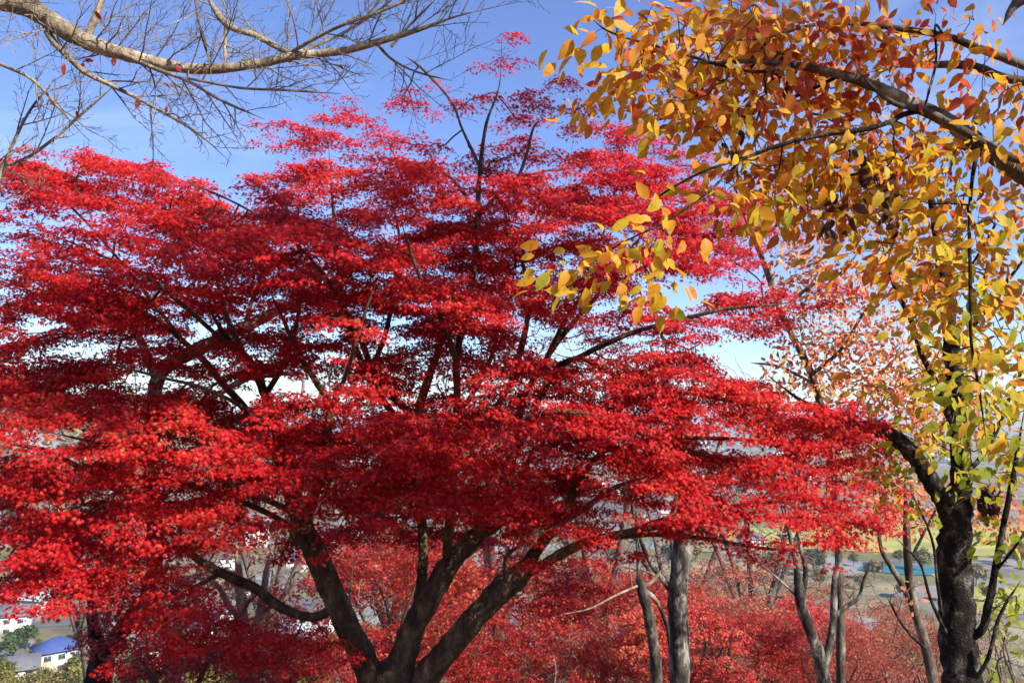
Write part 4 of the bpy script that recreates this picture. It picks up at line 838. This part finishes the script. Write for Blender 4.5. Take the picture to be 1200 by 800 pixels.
# ------------------------------------------------------------------ dark cherry at the right
D = 6.2
px_tree('cherry_tree', 'big dark trunked cherry at the right with yellow green leaves', 'tree',
        [(1130, 840, D, 46.9), (1127, 790, D, 42.2), (1122, 740, D, 39.1), (1120, 690, D, 37.5), (1118, 640, D, 35.9), (1121, 600, D, 32.8), (1126, 560, D, 23.4), (1125, 520, D, 20.3), (1120, 460, D, 18.8), (1114, 400, D, 17.2), (1108, 340, D + .1, 15.6), (1100, 280, D + .2, 12.5), (1085, 200, D + .3, 8.6), (1075, 130, D + .4, 5.5)],
        [[(1116, 612, D, 23.4), (1104, 585, D, 21.1), (1084, 553, D, 19.5), (1066, 528, D, 19.5), (1045, 510, D, 18.8), (1022, 502, D, 17.2), (1000, 499, D + .1, 14.0), (975, 485, D + .2, 10.1), (940, 470, D + .4, 7.1), (900, 440, D + .6, 4.7)],
         [(1125, 530, D, 9.4), (1112, 490, D - .2, 7.8), (1098, 450, D - .3, 7.1), (1080, 415, D - .4, 6.2), (1068, 375, D - .5, 6.2), (1052, 345, D - .5, 4.7), (1040, 310, D - .5, 3.9), (1030, 270, D - .5, 2.3)],
         [(1130, 750, D, 11.0), (1150, 738, D - .1, 9.4), (1158, 710, D - .1, 8.6), (1166, 670, D - .1, 7.8), (1174, 625, D - .1, 7.1), (1184, 575, D - .1, 6.2), (1192, 530, D - .1, 4.7), (1202, 470, D - .1, 3.2)],
         [(1104, 720, D - .1, 3.9), (1098, 680, D - .2, 3.2), (1094, 640, D - .2, 3.2), (1084, 610, D - .3, 2.3), (1070, 580, D - .3, 1.6)], [(1118, 410, D, 6.2), (1150, 370, D - .3, 5.5), (1180, 330, D - .5, 3.9), (1210, 290, D - .6, 3.2)], [(1128, 560, D, 6.2), (1160, 520, D + .3, 5.5), (1190, 450, D + .5, 3.9), (1215, 400, D + .5, 2.3)],
         [(1140, 800, D - .1, 6), (1158, 770, D - .2, 5), (1172, 720, D - .2, 4), (1196, 680, D - .2, 2.5)], [(1108, 740, D - .1, 5), (1090, 700, D - .3, 4), (1078, 660, D - .3, 3), (1050, 630, D - .3, 2)],
         [(1166, 670, D - .1, 3.9), (1190, 640, D - .2, 3.2), (1215, 600, D - .2, 2.3)]],
        prune(blob_att([(1110, 300, 60, 40, D - .6, .8), (1160, 330, 50, 40, D - .6, .8), (1060, 290, 40, 30, D - .8, .7), (1090, 370, 40, 30, D - .6, .7), (1150, 400, 55, 40, D - .6, .9), (1120, 450, 50, 30, D - .8, .9), (1170, 470, 50, 40, D - .5, .9), (1100, 500, 50, 30, D - .6, .9), (1150, 520, 50, 30, D - .7, .8), (1050, 450, 40, 30, D - .4, .5), (1040, 540, 40, 25, D, .7), (1180, 560, 40, 30, D - .3, .6), (1060, 590, 40, 20, D - .2, .6), (1190, 630, 40, 25, D - .1, .5), (1185, 260, 50, 40, D - .6, .7), (1010, 300, 30, 20, D - .6, .5), (1080, 330, 50, 40, D + .3, .8), (1150, 440, 60, 40, D + .4, .9), (1100, 420, 50, 40, D + .5, .9), (1180, 540, 40, 30, D + .3, .8), (1180, 700, 40, 40, D + .3, .5), (1080, 520, 40, 30, D + .4, .8), (1165, 770, 30, 30, D + .2, .4)], 0.17), 0.1),
        M['bark_dark'], M['bark_dark'], lambda a, d: spray(a, d, 11, 0.24, 0.8, (0.06, 0.115), OVAL, up=0.4, lean=SUNLEAN), M['cherry_yellow'], lump=0.09)

# ------------------------------------------------------------------ cherry overhead at the right (trunk outside the frame)
D = 3.4
OT = (catmull([(4.6, 1.9, -2.4), (4.5, 2.0, -0.9), (4.35, 2.15, 0.6), (4.15, 2.3, 1.9), (4.0, 2.25, 3.4), (3.9, 2.2, 5.0), (4.0, 2.3, 6.2)], 5), None)
OT = (OT[0], np.linspace(0.24, 0.07, len(OT[0])))
def from_trunk(z, spec):
    p, r = limb_px(spec); k = np.argmin(abs(OT[0][:, 2] - z)); s = OT[0][k]
    c = catmull(np.vstack([s, (s + p[0]) / 2 + [0, 0, 0.08], p]), 1); return c, np.concatenate([[r[0] * 1.9, r[0] * 1.4], r, r[-1:]])[:len(c)]
OL = [from_trunk(1.0, [(1235, 232, D, 24), (1200, 205, D, 22), (1165, 182, D, 20), (1130, 156, D, 19), (1100, 136, D, 17), (1065, 120, D, 15), (1030, 103, D, 13), (985, 88, D, 11), (930, 76, D, 8), (880, 72, D - .1, 6), (830, 74, D - .1, 5), (780, 70, D - .1, 3)]),
      from_trunk(1.25, [(1230, 192, D - .2, 11), (1180, 183, D - .2, 10), (1140, 160, D - .2, 9), (1110, 143, D - .2, 9), (1080, 128, D - .2, 8), (1050, 122, D - .3, 6), (1020, 100, D - .3, 4), (990, 60, D - .3, 3)]),
      from_trunk(1.7, [(1240, 92, D + .1, 11), (1200, 77, D + .1, 10), (1150, 58, D + .1, 9), (1110, 43, D + .1, 8), (1050, 33, D + .1, 7), (1002, 28, D + .1, 5), (950, 30, D, 4), (890, 46, D, 3), (800, 48, D, 2.5)]),
      from_trunk(1.5, [(1235, 100, D + .6, 11), (1180, 92, D + .6, 10), (1140, 78, D + .6, 10), (1090, 76, D + .6, 8), (1040, 80, D + .6, 5), (1000, 110, D + .6, 3)]),
      from_trunk(2.6, [(1270, -30, D - .4, 40), (1215, -15, D - .5, 34), (1190, 5, D - .5, 12), (1175, 30, D - .5, 4)])]
def off(spec): return limb_px(spec)
OL += [off([(1082, 128, D - .2, 8), (1060, 134, D - .2, 7), (1040, 144, D - .3, 6), (1012, 152, D - .3, 6), (980, 156, D - .3, 5.5), (940, 163, D - .3, 5), (905, 173, D - .3, 5), (870, 186, D - .3, 4), (840, 195, D - .3, 3.5), (800, 213, D - .3, 3), (760, 240, D - .3, 2.5), (735, 275, D - .3, 2)]),
       off([(1148, 172, D, 5), (1140, 205, D - .1, 4.5), (1136, 260, D - .1, 4), (1137, 330, D - .2, 4), (1138, 400, D - .2, 3.5), (1148, 460, D - .2, 3), (1156, 520, D - .2, 2.5)]),
       off([(1108, 45, D + .1, 3), (1096, 30, D, 3), (1097, 70, D, 3), (1088, 110, D - .1, 3), (1083, 126, D - .1, 3)]),
       off([(930, 76, D, 5), (890, 84, D - .2, 4), (850, 78, D - .4, 4), (790, 60, D - .5, 3), (720, 40, D - .6, 2.5), (690, 20, D - .6, 2)]),
       off([(985, 88, D, 5), (940, 110, D + .2, 4), (880, 130, D + .3, 3.5), (800, 135, D + .3, 3), (730, 150, D + .3, 2.5)]),
       off([(870, 186, D - .3, 3), (830, 225, D - .4, 3), (780, 260, D - .5, 2.5), (720, 290, D - .5, 2), (660, 340, D - .5, 1.5)])]
# upper canopy of the same tree, unseen above the frame, clumps placed for shade
SHADE_CANOPY = [((2.5, 2.05, 5.5), (.85, .5, .38), 260), ((1.6, 1.35, 4.6), (.65, .45, .42), 130), ((4.2, 2.45, 6.4), (.7, .6, .5), 200), ((3.3, 1.2, 5.6), (.6, .5, .4), 120), ((3.35, 1.0, 3.75), (.75, .5, .45), 110)]
for c, e, m in SHADE_CANOPY:
    c = np.array(c); k = int(np.argmin(abs(OT[0][:, 2] - (c[2] - 1.6)))); s_ = OT[0][k]
    p = catmull([s_, s_ * .55 + c * .45 + [0, 0, .25], c + [0, 0, -.1]], 6); OL.append((p, np.linspace(0.05, 0.012, len(p))))
oa = [(720, 30, 40, 30, D - .7, 1), (760, 60, 60, 50, D - .6, 1.2), (830, 40, 70, 50, D - .4, 1.2), (800, 110, 70, 45, D - .3, 1.1), (870, 90, 70, 45, D, 1.2), (740, 120, 50, 30, D - .4, .8), (900, 30, 70, 40, D, 1.1), (970, 40, 60, 40, D, 1.1), (950, 100, 70, 40, D + .2, 1.2), (1030, 60, 60, 40, D + .1, 1.1), (1040, 130, 60, 35, D + .2, 1),
      (880, 150, 70, 35, D, 1.1), (960, 170, 70, 35, D - .1, 1.1), (1030, 190, 60, 35, D - .1, 1), (820, 170, 50, 30, D - .2, .4), (900, 215, 70, 30, D - .1, .9), (980, 235, 65, 30, D - .1, .9), (1060, 230, 60, 35, D - .1, .9), (1120, 220, 50, 40, D - .1, .8), (840, 225, 45, 25, D - .4, .3), (780, 250, 40, 22, D - .5, .4), (740, 285, 40, 22, D - .5, .5), (680, 320, 40, 18, D - .5, .5), (760, 330, 36, 14, D - .4, .5),
      (1100, 20, 60, 25, D, .5), (1120, 80, 50, 30, D + .2, .5), (1165, 110, 40, 30, D + .2, .5), (1170, 170, 40, 30, D - .2, .3), (1130, 300, 45, 40, D - .1, .7), (1080, 280, 40, 30, D, .7), (1150, 390, 40, 45, D - .2, .6), (1180, 120, 30, 30, D, .5), (1140, 480, 36, 36, D - .2, .6), (1000, 290, 40, 20, D + .2, .4), (1170, 250, 35, 30, D, .6), (920, 190, 70, 30, D + .5, 1), (990, 210, 60, 40, D + .6, 1), (900, 240, 60, 25, D + .6, .9), (1060, 180, 50, 40, D + .6, 1), (1000, 260, 50, 25, D + .7, .8), (1080, 250, 50, 40, D + .6, .9), (1120, 150, 40, 30, D + .6, .6), (850, 60, 80, 50, D + .5, 1), (940, 60, 70, 50, D + .5, .9), (780, 90, 60, 50, D + .4, .9), (1100, 330, 60, 40, D + .6, .8), (1170, 330, 50, 40, D + .5, .8), (1150, 200, 50, 40, D + .5, .7), (1180, 420, 30, 40, D + .3, .7)]
oatt = [blob_att([(*a[:4], a[4], a[5]) for a in oa], 0.095)]
for c, e, m in SHADE_CANOPY:
    q = rnd(m); q /= np.linalg.norm(q, axis=1)[:, None]; oatt.append(np.array(c) + q * (rng.uniform(0, 1, m) ** .4)[:, None] * np.array(e))
up = np.concatenate(oatt); oatt = prune(up, 0.06)
print('overhead attractors', len(oatt))
o = OT[0][0] + np.array([0, 0, 0.1])
build_tree('cherry_tree', 'overhanging cherry with large orange and yellow leaves reaching in from the upper right', 'tree', OT, OL, oatt, M['bark_cherry'], M['bark_dark'],
           lambda a, d: spray(a, d, 9.5, 0.17, 0.8, (0.038, 0.086), OVAL, up=0.3, lean=SUNLEAN * 1.5), M['cherry_orange'], px=False, org=o, rt=0.0013, bf=0.3, wob=0.006)
def dead_cluster(px, py, d, n, r, label, big=1.0):
    c = P(px, py, d); root_v = []
    pos = c + rnd(n) * np.array([r * .6, r * .6, r]); v, f = leaves(pos, rnd(n), rnd(n, .4) + [0, 0, -1], rng.uniform(.04, .07, n) * big, OVAL, rng.uniform(1, 4, n))
    mb = MB(); tube(mb, np.array([c + [0, 0, r * 2.2], c + [0.004, 0, r], c]), [0.0025, 0.002, 0.0015], 4, 0, False); tv, tf = tube_tris(mb)
    root = tag(empty('dry_leaf_cluster', c + [0, 0, r * 2.2]), label, 'leaf cluster', 'dry leaf clusters')
    mesh_obj('stalk', tv - (c + [0, 0, r * 2.2]), tf, M['bark_dark'], root); mesh_obj('leaves', v - (c + [0, 0, r * 2.2]), f, M['dead'], root)
for a in [(1018, 215, D - .2, 22, .07, 'largest dark dry leaf cluster hanging under the thick orange cherry branch'), (1044, 228, D - .2, 12, .05, 'dark dry cluster just right of the largest one'), (993, 245, D - .2, 10, .045, 'dark dry cluster lower left of the largest one'), (888, 57, D, 9, .04, 'upper left dark dry cluster in the orange leaves near the top'), (914, 65, D, 7, .035, 'dark dry cluster right beside the upper left one'), (866, 165, D - .2, 14, .06, 'dark dry cluster over the red leaves at the edge of the orange crown'), (918, 95, D, 6, .03, 'small dark dry cluster under the two upper left ones'), (1047, 258, D - .2, 8, .04, 'lowest dark dry cluster by the hanging leaves'), (964, 262, D - .2, 8, .04, 'dark dry cluster left of the lowest one')]: dead_cluster(*a)
dead_cluster(1158, 585, 6.0, 150, .052, 'thick brown dry leaf cluster right of the big dark trunk', 1.15)

# ------------------------------------------------------------------ bare cherry overhead at the left (trunk outside the frame)
D = 4.6
BT = (catmull([(-3.9, 2.2, -2.4), (-3.8, 2.3, -0.6), (-3.7, 2.6, 1.0), (-3.6, 3.0, 2.3), (-3.3, 3.0, 3.6), (-3.0, 2.9, 4.8)], 5), None); BT = (BT[0], np.linspace(0.2, 0.05, len(BT[0])))
def from_bt(z, spec):
    p, r = limb_px(spec); k = np.argmin(abs(BT[0][:, 2] - z)); s = BT[0][k]
    c = np.vstack([s, (s + p[0]) / 2, p]); return c, np.concatenate([[r[0] * 1.7, r[0] * 1.3], r])
BL = [from_bt(2.2, [(-60, -35, D, 28), (0, -2, D, 25), (40, 12, D, 23), (75, 35, D, 21), (110, 52, D, 19), (150, 65, D, 15), (205, 78, D, 13), (250, 81, D, 12), (300, 75, D, 11), (345, 66, D, 10), (400, 60, D, 9), (440, 50, D, 8), (490, 35, D, 6), (540, 18, D, 4.5), (610, 2, D, 3)]),
      from_bt(2.0, [(-50, 30, D - .5, 10), (0, 4, D - .5, 9), (20, -15, D - .5, 8)]),
      off([(100, 48, D, 9), (112, 20, D, 8), (122, -8, D, 6), (130, -40, D, 5)]),
      off([(50, 20, D, 9), (60, 45, D, 8), (75, 62, D, 7), (100, 85, D, 6), (130, 100, D, 5), (170, 120, D, 4), (230, 155, D, 3), (270, 190, D, 2.5)]),
      off([(345, 66, D, 8), (330, 58, D + .1, 7), (300, 42, D + .1, 7), (265, 28, D + .1, 8), (240, -8, D + .1, 8)]),
      off([(265, 28, D + .1, 5), (264, 50, D + .1, 4.5), (264, 74, D, 4)]),
      off([(228, -5, D - .2, 3), (235, 35, D - .2, 3), (248, 78, D, 3)]),
      off([(340, 62, D, 5), (370, 45, D - .1, 4), (400, 30, D - .2, 4), (450, 12, D - .2, 3.5), (500, -10, D - .2, 3)]),
      off([(140, 62, D, 6), (180, 80, D - .2, 5), (220, 95, D - .3, 4), (260, 118, D - .3, 3.5), (310, 140, D - .3, 2.5)]),
      off([(220, 92, D - .3, 3), (280, 103, D - .4, 3), (340, 106, D - .4, 3), (400, 110, D - .4, 2)]),
      off([(440, 50, D, 4), (460, 70, D + .1, 3), (490, 85, D + .2, 2.5), (530, 95, D + .2, 2)]),
      off([(458, 55, D, 4), (480, 30, D, 3), (510, 0, D, 2.5)]),
      from_bt(0.9, [(-60, 330, D + .3, 7), (-10, 230, D + .3, 5), (10, 180, D + .3, 4), (35, 130, D + .3, 3), (70, 85, D + .3, 2.5)]),
      from_bt(1.1, [(-40, 200, D + .4, 5), (20, 190, D + .4, 4), (60, 165, D + .4, 3.5), (100, 130, D + .4, 3), (140, 95, D + .4, 2.5)]),
      off([(0, 75, D, 4), (40, 95, D, 3.5), (80, 140, D, 2.5)]), off([(350, 62, D, 4), (400, 40, D + .3, 3.5), (440, 15, D + .4, 3), (470, -10, D + .4, 2.5)])]
def shoots(mb, p, r, every, L, depth=0, tips=None):
    """side shoots along a branch, each slightly bowed, with finer shoots of its own"""
    d = np.linalg.norm(np.diff(p, axis=0), axis=1); s = np.concatenate([[0], np.cumsum(d)]); tot = s[-1]; q = rng.uniform(0.3, 1) * every + (0.1 if depth else 0.02) * tot; side = 1
    while q < tot:
        i = min(len(d) - 1, int(np.searchsorted(s, q)) - 1); f = (q - s[i]) / (d[i] + 1e-9); o = p[i] * (1 - f) + p[i + 1] * f; rb = r[i] * (1 - f) + r[i + 1] * f
        t_ = (p[i + 1] - p[i]) / (d[i] + 1e-9); n_ = rnd(1)[0]; n_ -= t_ * n_.dot(t_); n_ /= np.linalg.norm(n_); a_ = rng.uniform(0.5, 1.05)
        l_ = L * rng.uniform(0.45, 1.2) * (1 - 0.45 * q / tot); v = t_ * math.cos(a_) + n_ * math.sin(a_) + np.array([0, 0, 0.1])
        bow = rnd(1, 0.10)[0] * l_ + np.array([0, 0, 0.05 * l_]); k = np.linspace(0, 1, 5)[:, None]
        w = o + v * l_ * k + bow * k * k + np.vstack([np.zeros(3), rnd(4, 0.012 * l_)]); r0 = min(rb * 0.6, 0.0052 if depth == 0 else (0.0030 if depth == 1 else 0.0022)); rr = np.linspace(r0, 0.0014, 5)
        tube(mb, w, rr, 4, 0, False)
        if depth < 2: shoots(mb, w, rr, every * (0.55 if depth == 0 else 0.6), l_ * 0.5, depth + 1, tips)
        if tips is not None: tips.append((w[-1], v / np.linalg.norm(v)))
        q += every * rng.uniform(0.5, 1.5)
o = BT[0][0] + np.array([0, 0, .1])
broot = tag(empty('cherry_tree', o), 'bare cherry with long pale branches reaching in from the upper left', 'tree')
mb = MB(); tube(mb, BT[0], BT[1], 12, 0.05); v, f = tube_tris(mb); mesh_obj('trunk', v - o, f, M['bark_tan'], broot, True)
for p, r in BL:
    mb = MB(); tube(mb, p, r, 10, 0.06); tips = []; shoots(mb, p, r, 0.105, 0.62, 0, tips); v, f = tube_tris(mb)
    lb = mesh_obj('limb', v - o, f, M['bark_tan'], broot, True)
    tips = [q for q in tips if rng.uniform() < 0.011]
    if tips:
        a_ = np.array([q[0] for q in tips]); d_ = np.array([q[1] for q in tips]) + [0, 0, -0.9]
        v, f = leaves(a_, rnd(len(a_)), d_, rng.uniform(.04, .068, len(a_)), OVAL); mesh_obj('leaves', v - o, f, M['red_dry'], lb)
